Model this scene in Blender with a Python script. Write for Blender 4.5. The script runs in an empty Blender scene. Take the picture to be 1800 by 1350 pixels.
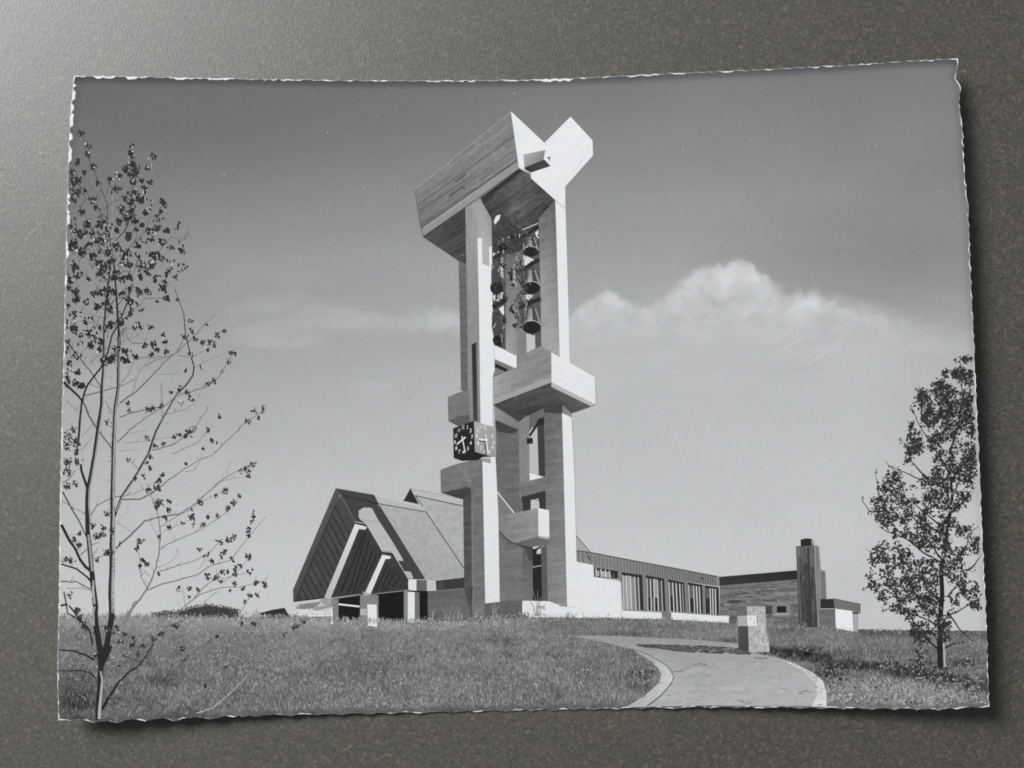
import bpy, bmesh, math, random
import numpy as np
from mathutils import Vector, noise as mnoise

random.seed(7)
R = random.random
U = random.uniform
scene = bpy.context.scene
COL = scene.collection

# ------------------------------------------------------------------ the card
# The print is drawn in the pixels of a flat scan of the card (1800 x 1350); a
# polynomial turns scan pixels into millimetres on the card, whose two short
# ends curl up from the table.
TERMS = [(i, j) for i in range(6) for j in range(6 - i)]
CX = [-1.01608, 1.23583, 0.04861, 0.00192, 6e-05, 0.0, 84.74763, 3.32996, 0.1298, 0.00441, 0.00019, -0.33898,
      -0.11521, -0.01097, -0.00092, -2.00553, -0.22025, -0.0175, 0.01831, 0.01057, 0.08701]
CY = [0.32721, 85.14539, 3.35147, 0.13155, 0.0048, 0.00019, -1.32492, -0.46366, -0.09369, -0.00838, -0.00067,
      -0.47889, -2.05248, -0.22705, -0.01791, 0.03374, 0.02597, 0.01008, 0.0236, 0.09199, -0.00114]
LIFT_L, LIFT_R, THICK = 3.77, 3.79, 0.3
STEP = 0.0006         # millimetres between one printed layer and the next


def mm(p):
    a = (p[0] - 900) / 900.0
    b = (675 - p[1]) / 900.0
    x = y = 0.0
    for (i, j), cx, cy in zip(TERMS, CX, CY):
        t = a ** i * b ** j
        x += cx * t
        y += cy * t
    return x, y


def curl(x):
    return (LIFT_L if x < 0 else LIFT_R) * (x / 74.0) ** 2 + THICK


def interp(tab, x):
    if x <= tab[0][0]:
        return tab[0][1]
    for (x0, y0), (x1, y1) in zip(tab, tab[1:]):
        if x <= x1:
            return y0 + (y1 - y0) * (x - x0) / (x1 - x0)
    return tab[-1][1]


def sm(a, b, x):
    t = min(1.0, max(0.0, (x - a) / (b - a)))
    return t * t * (3 - 2 * t)


TOP = [(130, 133), (200, 134), (300, 136), (450, 139), (600, 141), (750, 142), (900, 141), (1000, 138), (1100, 133),
       (1200, 128), (1300, 124), (1400, 119), (1500, 114), (1600, 107), (1684, 103)]
BOT = [(103, 1266), (130, 1265), (175, 1269), (250, 1265), (310, 1264), (400, 1260), (480, 1257), (600, 1255),
       (700, 1253), (800, 1251), (900, 1249), (1000, 1247), (1100, 1245), (1250, 1243), (1400, 1244), (1500, 1245),
       (1600, 1246), (1650, 1247), (1700, 1244), (1739, 1242)]
LEF = [(133, 130), (165, 127), (190, 124), (250, 121), (320, 119), (400, 117), (520, 114), (620, 112), (720, 109),
       (800, 107), (900, 105), (1000, 104), (1080, 103), (1150, 101), (1200, 101), (1266, 103)]
RIG = [(103, 1684), (125, 1682), (138, 1680), (146, 1686), (152, 1689), (165, 1688), (178, 1686), (190, 1687), (225, 1692), (300, 1695),
       (370, 1702), (500, 1707), (600, 1712), (700, 1716), (830, 1722), (950, 1727), (1050, 1732), (1130, 1735),
       (1200, 1737), (1242, 1739)]


def wob(k, u):
    return mnoise.noise(Vector((u, k * 17.3, 3.1)))


def scallop(u, period, k):
    ph = u / period + 1.3 * wob(k, u / (period * 2.6))
    return abs(math.sin(math.pi * ph)) - 0.6 + 0.5 * wob(k + 5, u / 9.0)


def pulse(k, u, period, lo):
    return sm(lo, lo + 0.22, mnoise.noise(Vector((u / period, k * 9.1, 0.4))))


def edge(side, s, printed):
    """Point of one deckled side; the print stops a little short of the paper where the paper is torn bare."""
    win = sm(0, 0.012, s) * sm(0, 0.012, 1 - s)
    e = 2.0
    if side == 'top':
        x = 130 + (1684 - 130) * s
        y = interp(TOP, x) + 1.6 * scallop(x, 27, 1) * win
        if printed:
            x = 132 + (1682 - 132) * s
            big = sm(460, 330, x) + sm(860, 960, x) * sm(1160, 1080, x)
            y += e + (0.2 + 3.0 * big * pulse(1, x, 22, 0.05) + 1.5 * pulse(2, x, 12, 0.05)) * win - 1.8 * win
        return x, y
    if side == 'bot':
        x = 103 + (1739 - 103) * s
        a = 2.7 + 2.2 * sm(150, 200, x) * sm(460, 360, x)
        per = 46 + 8 * sm(460, 360, x)
        y = interp(BOT, x) - a * scallop(x, per, 2) * win
        if printed:
            x = 105 + (1737 - 105) * s
            y -= e - (1.9 - 1.5 * pulse(3, x, 14, 0.12)) * win
        return x, y
    if side == 'lef':
        y = 133 + (1266 - 133) * s
        x = interp(LEF, y) + 1.0 * scallop(y, 19, 3) * win
        if printed:
            y = 135 + (1264 - 135) * s
            big = 0.35 + 0.65 * sm(560, 430, y)
            x += e + (5.0 * big * pulse(4, y, 8.5, 0.0) - 1.5) * win
        return x, y
    y = 103 + (1242 - 103) * s
    x = interp(RIG, y) - 1.9 * scallop(y, 24, 4) * win
    if printed:
        y = 105 + (1240 - 105) * s
        x -= e - (1.7 - 1.2 * pulse(6, y, 11, 0.05)) * win
    return x, y


def inside(p, m=4.0):
    x, y = p
    return (interp(LEF, y) + m < x < interp(RIG, y) - m) and (interp(TOP, x) + m < y < interp(BOT, x) - m)


# ------------------------------------------------------------- print surface
HM = np.zeros((1360 // 3, 1810 // 3), dtype=np.float32)     # how many layers of ink lie on each spot so far


def cells(x0, y0, x1, y1):
    return (slice(max(0, int(y0 / 3)), min(HM.shape[0], int(y1 / 3) + 1)), slice(max(0, int(x0 / 3)), min(HM.shape[1], int(x1 / 3) + 1)))


def spots(pts, pad=4.0):
    """Boolean mask of the cells that a polygon may touch."""
    xs = [p[0] for p in pts]
    ys = [p[1] for p in pts]
    sl = cells(min(xs) - pad, min(ys) - pad, max(xs) + pad, max(ys) + pad)
    yy, xx = np.mgrid[sl[0], sl[1]].astype(np.float32) * 3 + 1.5
    ins = np.zeros(xx.shape, bool)
    near = np.zeros(xx.shape, bool)
    for (ax_, ay_), (bx_, by_) in zip(pts, pts[1:] + pts[:1]):
        c = (ay_ > yy) != (by_ > yy)
        ins ^= c & (xx < (bx_ - ax_) * (yy - ay_) / ((by_ - ay_) or 1e-9) + ax_)
        dx, dy = bx_ - ax_, by_ - ay_
        t = np.clip(((xx - ax_) * dx + (yy - ay_) * dy) / ((dx * dx + dy * dy) or 1e-9), 0, 1)
        near |= (xx - ax_ - t * dx) ** 2 + (yy - ay_ - t * dy) ** 2 < pad * pad
    return sl, ins | near


class Sheet:
    """One printed thing: pieces of ink on the card, each its own hair-thin layer above the last."""

    def __init__(self, name, parent, label=None):
        self.name, self.parent, self.label = name, parent, label
        self.bm = bmesh.new()
        bm = self.bm
        self.lay = bm.verts.layers.float.new('lay')
        self.ink = bm.verts.layers.float.new('ink')
        self.f = {k: bm.faces.layers.float.new(k) for k in ('ang', 'amp', 'mot', 'slen')}
        self.sprinkled = np.zeros(HM.shape, bool)

    def face(self, pts, v, z, ang=0.0, amp=0.0, mot=0.0, slen=1.0):
        bm = self.bm
        vs = []
        if amp >= 14 and slen == 1.0:      # boarded concrete is blotchy too
            mot += 6
        for k, p in enumerate(pts):
            x, y = mm(p)
            q = bm.verts.new((x, y, 0))
            q[self.lay] = z
            q[self.ink] = (v[k] if isinstance(v, (list, tuple)) else v) / 255.0
            vs.append(q)
        f = bm.faces.new(vs)
        f[self.f['ang']] = math.radians(ang)
        f[self.f['amp']] = amp / 255.0
        f[self.f['mot']] = mot / 255.0
        f[self.f['slen']] = slen
        return f

    def poly(self, pts, v, **k):
        if isinstance(pts, str):
            pts = [tuple(float(c) for c in w.split(',')) for w in pts.split()]
        sl, m = spots(pts)
        lv = float(HM[sl][m].max()) + 1
        HM[sl][m] = lv
        return self.face(pts, v, lv * STEP, **k)

    def bit(self, pts, v, spread=4.0, **k):
        """A speck of ink (leaf, blade, numeral) lying on whatever is there."""
        sl = cells(pts[0][0] - 3, pts[0][1] - 3, pts[0][0] + 3, pts[0][1] + 3)
        lv = float(HM[sl].max()) + 1 + R() * spread
        xs = [p[0] for p in pts]
        ys = [p[1] for p in pts]
        self.sprinkled[cells(min(xs), min(ys), max(xs), max(ys))] = True
        return self.face(pts, v, lv * STEP, **k)

    def line(self, pts, w, v, w2=None, new=True, **k):
        """A tapering stroke along a polyline."""
        if isinstance(pts, str):
            pts = [tuple(float(c) for c in q.split(',')) for q in pts.split()]
        w2 = w if w2 is None else w2
        n = len(pts)
        L, Rr = [], []
        for i, p in enumerate(pts):
            a = pts[max(0, i - 1)]
            b = pts[min(n - 1, i + 1)]
            dx, dy = b[0] - a[0], b[1] - a[1]
            d = math.hypot(dx, dy) or 1.0
            ww = (w + (w2 - w) * i / (n - 1)) / 2
            L.append((p[0] - dy / d * ww, p[1] + dx / d * ww))
            Rr.append((p[0] + dy / d * ww, p[1] - dx / d * ww))
        quads = [[L[i], L[i + 1], Rr[i + 1], Rr[i]] for i in range(n - 1)]
        masks = [spots(q, 3.2) for q in quads]
        lv = max(float(HM[sl][m].max()) if m.any() else 0.0 for sl, m in masks) + 1
        for q, (sl, m) in zip(quads, masks):
            HM[sl][m] = lv
            self.face(q, v, lv * STEP, **k)

    def grid(self, P, ink, lv=1, **k):
        z = lv * STEP
        bm = self.bm
        rows = []
        for row in P:
            r = []
            for p in row:
                x, y = mm(p)
                q = bm.verts.new((x, y, 0))
                q[self.lay] = z
                q[self.ink] = ink(*p) / 255.0
                r.append(q)
            rows.append(r)
        for a, b in zip(rows, rows[1:]):
            for i in range(len(a) - 1):
                f = bm.faces.new((a[i], b[i], b[i + 1], a[i + 1]))
                for kk in ('amp', 'mot'):
                    f[self.f[kk]] = k.get(kk, 0) / 255.0
                f[self.f['ang']] = math.radians(k.get('ang', 0))
                f[self.f['slen']] = k.get('slen', 1.0)
        y0 = min(p[1] for p in P[0])
        HM[max(0, int(y0 / 3) - 1):, :] = lv

    def leaf(self, p, size, v, rot=None, asp=0.55):
        rot = U(0, math.pi) if rot is None else rot
        c, s = math.cos(rot), math.sin(rot)
        pts = []
        for (a, b) in ((-1, 0), (-0.35, 0.9), (0.35, 0.75), (1, 0), (0.3, -0.85), (-0.4, -0.7)):
            a *= size * U(0.8, 1.15)
            b *= size * asp * U(0.75, 1.2)
            pts.append((p[0] + a * c - b * s, p[1] + a * s + b * c))
        if all(inside(q, 2.5) for q in pts):
            self.bit(pts, v)

    def build(self, mat):
        bm = self.bm
        HM[self.sprinkled] += 5
        big = [f for f in bm.faces if len(f.verts) > 4]
        if big:
            bmesh.ops.triangulate(bm, faces=big, ngon_method='EAR_CLIP')
        xs = [v.co.x for v in bm.verts]
        x = math.ceil(min(xs) / 2.0) * 2.0
        while x < max(xs):
            fs = []
            for f in bm.faces:
                fx = [v.co.x for v in f.verts]
                if min(fx) < x - 1e-4 and max(fx) > x + 1e-4 and max(fx) - min(fx) > 1.2:
                    fs.append(f)
            if fs:
                geom = list({e for f in fs for e in f.edges}) + list({v for f in fs for v in f.verts}) + fs
                bmesh.ops.bisect_plane(bm, geom=geom, plane_co=(x, 0, 0), plane_no=(1, 0, 0), dist=1e-6)
            x += 2.0
        for v in bm.verts:
            v.co = Vector((v.co.x, v.co.y, curl(v.co.x) + v[self.lay])) * 0.001
        for f in bm.faces:
            if f.normal.z < 0:
                f.normal_flip()
        bm.normal_update()
        for f in bm.faces:
            if f.normal.z < 0:
                f.normal_flip()
        me = bpy.data.meshes.new(self.name)
        bm.to_mesh(me)
        bm.free()
        me.materials.append(mat)
        o = bpy.data.objects.new(self.name, me)
        COL.objects.link(o)
        o.parent = self.parent
        if self.label:
            o['label'] = self.label
        self.obj = o
        return o


# ------------------------------------------------------------------ materials
def nodes(name):
    m = bpy.data.materials.new(name)
    m.use_nodes = True
    nt = m.node_tree
    return m, nt, nt.nodes['Principled BSDF']


def N(nt, typ, **k):
    n = nt.nodes.new(typ)
    for a, b in k.items():
        setattr(n, a, b)
    return n


def math_node(nt, op, a, b=None, c=None):
    n = N(nt, 'ShaderNodeMath', operation=op)
    for i, v in enumerate((a, b, c)):
        if v is None:
            continue
        if isinstance(v, (int, float)):
            n.inputs[i].default_value = v
        else:
            nt.links.new(v, n.inputs[i])
    return n.outputs[0]


INK_GAIN = 1.0


def print_material():
    m, nt, b = nodes('silver_print')
    lk = nt.links.new
    pos = N(nt, 'ShaderNodeTexCoord').outputs['Object']

    def attr(nm):
        return N(nt, 'ShaderNodeAttribute', attribute_name=nm).outputs['Fac']
    sc = N(nt, 'ShaderNodeVectorMath', operation='SCALE')
    lk(pos, sc.inputs[0])
    sc.inputs['Scale'].default_value = 1000.0          # millimetres on the card
    rot = N(nt, 'ShaderNodeVectorRotate', rotation_type='Z_AXIS')
    lk(sc.outputs[0], rot.inputs['Vector'])
    lk(math_node(nt, 'MULTIPLY', attr('ang'), -1.0), rot.inputs['Angle'])
    sep = N(nt, 'ShaderNodeSeparateXYZ')
    lk(rot.outputs[0], sep.inputs[0])
    slen = attr('slen')

    def streak(al, ac, off, rough=0.6):
        cmb = N(nt, 'ShaderNodeCombineXYZ')
        lk(math_node(nt, 'MULTIPLY', math_node(nt, 'MULTIPLY', sep.outputs[0], al), slen), cmb.inputs[0])
        lk(math_node(nt, 'MULTIPLY', sep.outputs[1], ac), cmb.inputs[1])
        cmb.inputs[2].default_value = off
        t = N(nt, 'ShaderNodeTexNoise')
        t.inputs['Scale'].default_value = 1.0
        t.inputs['Detail'].default_value = 2.5
        t.inputs['Roughness'].default_value = rough
        lk(cmb.outputs[0], t.inputs['Vector'])
        return math_node(nt, 'SUBTRACT', t.outputs['Fac'], 0.5)
    s = math_node(nt, 'ADD', math_node(nt, 'MULTIPLY', streak(0.22, 1.9, 0.0), 0.95),
                  math_node(nt, 'MULTIPLY', streak(0.8, 6.0, 4.0), 1.3))
    # impressions of the single shuttering boards
    row = math_node(nt, 'FLOOR', math_node(nt, 'MULTIPLY', sep.outputs[1], 1.5))
    w1 = N(nt, 'ShaderNodeTexWhiteNoise', noise_dimensions='1D')
    lk(row, w1.inputs['W'])
    colm = math_node(nt, 'FLOOR', math_node(nt, 'ADD', math_node(nt, 'MULTIPLY', sep.outputs[0], 0.2),
                                             math_node(nt, 'MULTIPLY', w1.outputs['Value'], 9.0)))
    cb = N(nt, 'ShaderNodeCombineXYZ')
    lk(row, cb.inputs[0])
    lk(colm, cb.inputs[1])
    w2 = N(nt, 'ShaderNodeTexWhiteNoise', noise_dimensions='2D')
    lk(cb.outputs[0], w2.inputs['Vector'])
    brd = math_node(nt, 'MULTIPLY', math_node(nt, 'SUBTRACT', w2.outputs['Value'], 0.5), 0.46)
    brd = math_node(nt, 'MULTIPLY', brd, math_node(nt, 'LESS_THAN', slen, 1.5))
    # the joint between two boards prints as a thin line
    fr_ = math_node(nt, 'FRACT', math_node(nt, 'MULTIPLY', sep.outputs[1], 1.5))
    jt = math_node(nt, 'MULTIPLY', math_node(nt, 'LESS_THAN', fr_, 0.13), math_node(nt, 'LESS_THAN', slen, 1.5))
    brd = math_node(nt, 'MULTIPLY_ADD', jt, -0.13, brd)
    s = math_node(nt, 'ADD', s, brd)

    def blotch(scale, detail, off):
        mp = N(nt, 'ShaderNodeVectorMath', operation='ADD')
        lk(sc.outputs[0], mp.inputs[0])
        mp.inputs[1].default_value = (off, off * 0.7, 0)
        t = N(nt, 'ShaderNodeTexNoise')
        t.inputs['Scale'].default_value = scale
        t.inputs['Detail'].default_value = detail
        t.inputs['Roughness'].default_value = 0.65
        lk(mp.outputs[0], t.inputs['Vector'])
        return math_node(nt, 'SUBTRACT', t.outputs['Fac'], 0.5)
    v = math_node(nt, 'MULTIPLY_ADD', s, attr('amp'), attr('ink'))
    mo = math_node(nt, 'ADD', math_node(nt, 'MULTIPLY', blotch(1.3, 4.0, 3.0), 2.0),
                   math_node(nt, 'MULTIPLY', blotch(5.0, 3.0, 9.0), 1.8))
    v = math_node(nt, 'MULTIPLY_ADD', mo, attr('mot'), v)
    v = math_node(nt, 'MULTIPLY_ADD', blotch(4.0, 2.0, 21.0), 0.05, v)     # silver grain
    v = math_node(nt, 'MAXIMUM', v, 0.06)
    v = math_node(nt, 'MINIMUM', v, math_node(nt, 'MULTIPLY_ADD', v, 0.55, 0.369))     # shoulder of the paper's tone curve
    lin = math_node(nt, 'MULTIPLY', math_node(nt, 'POWER', v, 2.2), INK_GAIN)
    lin = math_node(nt, 'MINIMUM', lin, 0.85)
    cmb = N(nt, 'ShaderNodeCombineColor')
    for i, (t, sc_, of) in enumerate(((0.995, 0.9, 33.0), (1.0, 1.1, 51.0), (1.0, 0.8, 77.0))):
        lk(math_node(nt, 'MULTIPLY', lin, math_node(nt, 'ADD', t, math_node(nt, 'MULTIPLY', blotch(sc_, 2.0, of), 0.09))), cmb.inputs[i])
    lk(cmb.outputs[0], b.inputs['Base Color'])
    b.inputs['Roughness'].default_value = 0.3
    b.inputs['Specular IOR Level'].default_value = 0.35
    # the gloss of the emulsion is very slightly uneven
    bt = N(nt, 'ShaderNodeTexNoise')
    lk(sc.outputs[0], bt.inputs['Vector'])
    bt.inputs['Scale'].default_value = 0.35
    bt.inputs['Detail'].default_value = 3
    bp = N(nt, 'ShaderNodeBump')
    bp.inputs['Strength'].default_value = 0.06
    bp.inputs['Distance'].default_value = 0.0004
    lk(bt.outputs['Fac'], bp.inputs['Height'])
    lk(bp.outputs[0], b.inputs['Normal'])
    return m


def paper_material():
    m, nt, b = nodes('bare_paper')
    lk = nt.links.new
    pos = N(nt, 'ShaderNodeTexCoord').outputs['Object']
    t = N(nt, 'ShaderNodeTexNoise')
    t.inputs['Scale'].default_value = 2600
    t.inputs['Detail'].default_value = 3
    lk(pos, t.inputs['Vector'])
    r = N(nt, 'ShaderNodeValToRGB')
    r.color_ramp.elements[0].position = 0.3
    r.color_ramp.elements[0].color = (0.52, 0.51, 0.48, 1)
    r.color_ramp.elements[1].position = 0.6
    r.color_ramp.elements[1].color = (0.86, 0.86, 0.84, 1)
    lk(t.outputs['Fac'], r.inputs['Fac'])
    lk(r.outputs[0], b.inputs['Base Color'])
    b.inputs['Roughness'].default_value = 0.7
    return m


def table_material():
    m, nt, b = nodes('speckled_laminate')
    lk = nt.links.new
    pos = N(nt, 'ShaderNodeTexCoord').outputs['Object']
    sc = N(nt, 'ShaderNodeVectorMath', operation='SCALE')
    lk(pos, sc.inputs[0])
    sc.inputs['Scale'].default_value = 1000.0
    P = sc.outputs[0]

    def noise(scale, detail=2.0, stretch=(1, 1, 1), off=0.0):
        mp = N(nt, 'ShaderNodeMapping')
        mp.inputs['Scale'].default_value = stretch
        mp.inputs['Location'].default_value = (off, off, 0)
        lk(P, mp.inputs['Vector'])
        t = N(nt, 'ShaderNodeTexNoise')
        t.inputs['Scale'].default_value = scale
        t.inputs['Detail'].default_value = detail
        t.inputs['Roughness'].default_value = 0.6
        lk(mp.outputs[0], t.inputs['Vector'])
        return t.outputs['Fac']

    def ramp(fac, stops):
        r = N(nt, 'ShaderNodeValToRGB')
        e = r.color_ramp.elements
        e[0].position, e[0].color = stops[0][0], (*stops[0][1], 1)
        e[1].position, e[1].color = stops[-1][0], (*stops[-1][1], 1)
        for p, c in stops[1:-1]:
            q = e.new(p)
            q.color = (*c, 1)
        lk(fac, r.inputs['Fac'])
        return r.outputs[0]

    def mix(fac, a, c, mode='MIX'):
        n = N(nt, 'ShaderNodeMix', data_type='RGBA', blend_type=mode)
        if isinstance(fac, (int, float)):
            n.inputs[0].default_value = fac
        else:
            lk(fac, n.inputs[0])
        for i, v in ((6, a), (7, c)):
            if isinstance(v, tuple):
                n.inputs[i].default_value = (*v, 1)
            else:
                lk(v, n.inputs[i])
        return n.outputs[2]
    base = ramp(noise(3.1, 3.0, (1.15, 0.8, 1)), [(0.3, (0.028, 0.025, 0.020)), (0.5, (0.065, 0.058, 0.047)),
                                               (0.7, (0.120, 0.108, 0.088))])
    # coloured chips pressed into the laminate
    warp = N(nt, 'ShaderNodeVectorMath', operation='MULTIPLY_ADD')
    nz_ = N(nt, 'ShaderNodeTexNoise')
    nz_.inputs['Scale'].default_value = 2.0
    nz_.inputs['Detail'].default_value = 3.0
    lk(P, nz_.inputs['Vector'])
    lk(nz_.outputs['Color'], warp.inputs[0])
    warp.inputs[1].default_value = (0.8, 0.8, 0)
    lk(P, warp.inputs[2])

    def chips(scale, off):
        ad = N(nt, 'ShaderNodeVectorMath', operation='ADD')
        lk(warp.outputs[0], ad.inputs[0])
        ad.inputs[1].default_value = (off, off * 1.7, 0)
        vo = N(nt, 'ShaderNodeTexVoronoi')
        vo.inputs['Scale'].default_value = scale
        lk(ad.outputs[0], vo.inputs['Vector'])
        sp = N(nt, 'ShaderNodeSeparateColor')
        lk(vo.outputs['Color'], sp.inputs[0])
        return vo.outputs['Distance'], sp.outputs
    d1, c1 = chips(2.5, 0.0)
    tint = ramp(c1[0], [(0.0, (0.030, 0.031, 0.026)), (0.25, (0.050, 0.049, 0.039)), (0.45, (0.066, 0.053, 0.047)), (0.6, (0.068, 0.064, 0.048)),
                        (0.85, (0.094, 0.085, 0.061)), (1.0, (0.135, 0.121, 0.086))])
    col = mix(math_node(nt, 'MULTIPLY_ADD', c1[1], 0.5, 0.3), base, tint)
    d2, c2 = chips(0.9, 31.0)
    edge_ = N(nt, 'ShaderNodeMapRange', interpolation_type='SMOOTHSTEP')
    lk(d2, edge_.inputs['Value'])
    edge_.inputs['From Min'].default_value = 0.42
    edge_.inputs['From Max'].default_value = 0.12
    spot = math_node(nt, 'MULTIPLY', edge_.outputs[0], math_node(nt, 'GREATER_THAN', c2[0], 0.9))
    spot = math_node(nt, 'MULTIPLY', spot, noise(2.6, 2.0, (1, 1, 1), 40.0))
    col = mix(math_node(nt, 'MULTIPLY', spot, 0.75), col, (0.20, 0.172, 0.112))
    lk(col, b.inputs['Base Color'])
    # brushed, fibrous relief that shows where the window glances off it
    h = math_node(nt, 'ADD', math_node(nt, 'MULTIPLY', noise(1.0, 3.0, (4.2, 1.1, 1), 5.0), 1.0),
                  math_node(nt, 'MULTIPLY', noise(4.2, 2.0, (1.5, 0.8, 1), 2.0), 0.4))
    bp = N(nt, 'ShaderNodeBump')
    bp.inputs['Strength'].default_value = 0.5
    bp.inputs['Distance'].default_value = 0.00006
    lk(h, bp.inputs['Height'])
    lk(bp.outputs[0], b.inputs['Normal'])
    b.inputs['Roughness'].default_value = 0.47
    b.inputs['IOR'].default_value = 1.55
    b.inputs['Specular IOR Level'].default_value = 0.84
    return m


PRINT = print_material()
PAPER = paper_material()
TABLE = table_material()

# ------------------------------------------------------------------- tabletop
bm = bmesh.new()
bmesh.ops.create_cube(bm, size=1.0)
for v in bm.verts:
    v.co = Vector((v.co.x * 1.6, v.co.y * 1.1, v.co.z * 0.03 - 0.015))
bmesh.ops.bevel(bm, geom=[e for e in bm.edges], offset=0.003, segments=2, affect='EDGES')
me = bpy.data.meshes.new('tabletop')
bm.to_mesh(me)
bm.free()
me.materials.append(TABLE)
table = bpy.data.objects.new('tabletop', me)
COL.objects.link(table)
table['kind'] = 'structure'
table['label'] = 'grey brown speckled laminate tabletop under the postcard'

# ------------------------------------------------------------------- postcard
card = bpy.data.objects.new('postcard', None)
COL.objects.link(card)
card.empty_display_size = 0.02
card['label'] = 'old black and white postcard of a concrete bell tower, deckled edges, lying on speckled table'
card['category'] = 'postcard'

# the paper: a curled sheet with a deckled rim
def coons(nu, nv, printed):
    T = [edge('top', i / nu, printed) for i in range(nu + 1)]
    B = [edge('bot', i / nu, printed) for i in range(nu + 1)]
    Lf = [edge('lef', j / nv, printed) for j in range(nv + 1)]
    Rt = [edge('rig', j / nv, printed) for j in range(nv + 1)]
    T[0] = Lf[0]; T[-1] = Rt[0]; B[0] = Lf[-1]; B[-1] = Rt[-1]
    rows = []
    for j in range(nv + 1):
        t = j / nv
        row = []
        for i in range(nu + 1):
            s = i / nu
            p = []
            for k in (0, 1):
                c = ((1 - t) * T[i][k] + t * B[i][k] + (1 - s) * Lf[j][k] + s * Rt[j][k]
                     - ((1 - s) * (1 - t) * T[0][k] + s * (1 - t) * T[-1][k] + (1 - s) * t * B[0][k] + s * t * B[-1][k]))
                p.append(c)
            row.append(tuple(p))
        rows.append(row)
    return rows


NU, NV = 400, 290
rows = coons(NU, NV, False)
bm = bmesh.new()
up = []
for row in rows:
    r = []
    for p in row:
        x, y = mm(p)
        r.append(bm.verts.new((x * 1e-3, y * 1e-3, curl(x) * 1e-3)))
    up.append(r)
ring = [up[0][i] for i in range(NU + 1)] + [up[j][-1] for j in range(1, NV + 1)] + \
       [up[-1][i] for i in range(NU - 1, -1, -1)] + [up[j][0] for j in range(NV - 1, 0, -1)]
for a, b in zip(up, up[1:]):
    for i in range(NU):
        bm.faces.new((a[i], b[i], b[i + 1], a[i + 1]))
low = {}
for v in list(bm.verts):
    low[v] = None
dn = []
for r in up:
    dn.append([bm.verts.new((v.co.x * 0.999, v.co.y * 0.999, v.co.z - (THICK - 0.02) * 1e-3)) for v in r])
for a, b in zip(dn, dn[1:]):
    for i in range(NU):
        bm.faces.new((a[i], a[i + 1], b[i + 1], b[i]))
ringd = [dn[0][i] for i in range(NU + 1)] + [dn[j][-1] for j in range(1, NV + 1)] + \
        [dn[-1][i] for i in range(NU - 1, -1, -1)] + [dn[j][0] for j in range(NV - 1, 0, -1)]
for i in range(len(ring)):
    k = (i + 1) % len(ring)
    bm.faces.new((ring[i], ring[k], ringd[k], ringd[i]))
bmesh.ops.recalc_face_normals(bm, faces=bm.faces)
me = bpy.data.meshes.new('paper_sheet')
bm.to_mesh(me)
bm.free()
me.materials.append(PAPER)
paper = bpy.data.objects.new('paper_sheet', me)
COL.objects.link(paper)
paper.parent = card

# ------------------------------------------------------------------------ sky
SKY = [(110, [(135, 92), (200, 99), (300, 110), (400, 123), (500, 137), (600, 149), (700, 162), (800, 176), (900, 186), (1000, 193), (1100, 196)]),
       (600, [(135, 98), (150, 103), (200, 108), (300, 123), (400, 139), (450, 148), (500, 152), (600, 159), (700, 171), (800, 181), (900, 189), (1000, 194), (1100, 197)]),
       (1200, [(125, 110), (150, 118), (200, 125), (350, 142), (450, 151), (550, 164), (650, 176), (700, 180), (800, 186), (900, 190), (1000, 194), (1100, 195)]),
       (1600, [(105, 112), (130, 117), (200, 122), (250, 126), (350, 129), (450, 130), (520, 141), (600, 165), (700, 178), (800, 185), (900, 188), (1000, 189), (1100, 188)]),
       (1760, [(105, 108), (200, 118), (350, 127), (450, 132), (520, 141), (600, 162), (700, 176), (800, 183), (900, 186), (1100, 186)])]
CLOUD_TOP = [(960, 574), (1000, 553), (1020, 533), (1043, 517), (1060, 508), (1080, 512), (1100, 523), (1116, 535), (1140, 531), (1165, 521), (1180, 506),
             (1195, 493), (1212, 482), (1230, 470), (1255, 459), (1285, 452), (1305, 455), (1322, 462), (1335, 477), (1350, 484), (1368, 500),
             (1385, 509), (1405, 506), (1430, 504), (1455, 513), (1490, 523), (1530, 531), (1570, 541), (1610, 553), (1660, 569), (1745, 596)]
CLOUD_LIT = [(1290, 486, 50, 26, 15), (1330, 490, 26, 20, 8), (1225, 500, 40, 24, 10), (1066, 522, 24, 15, 14), (1095, 535, 20, 14, 8), (1020, 550, 16, 16, 6), (1425, 533, 36, 18, 12),
             (1310, 540, 24, 12, 8), (1390, 552, 40, 14, 8), (1180, 535, 40, 20, 4)]


def nz(x, y, s, k=0.0, octs=4):
    return mnoise.fractal(Vector((x / s, y / s, k)), 0.9, 2.0, octs)


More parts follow.
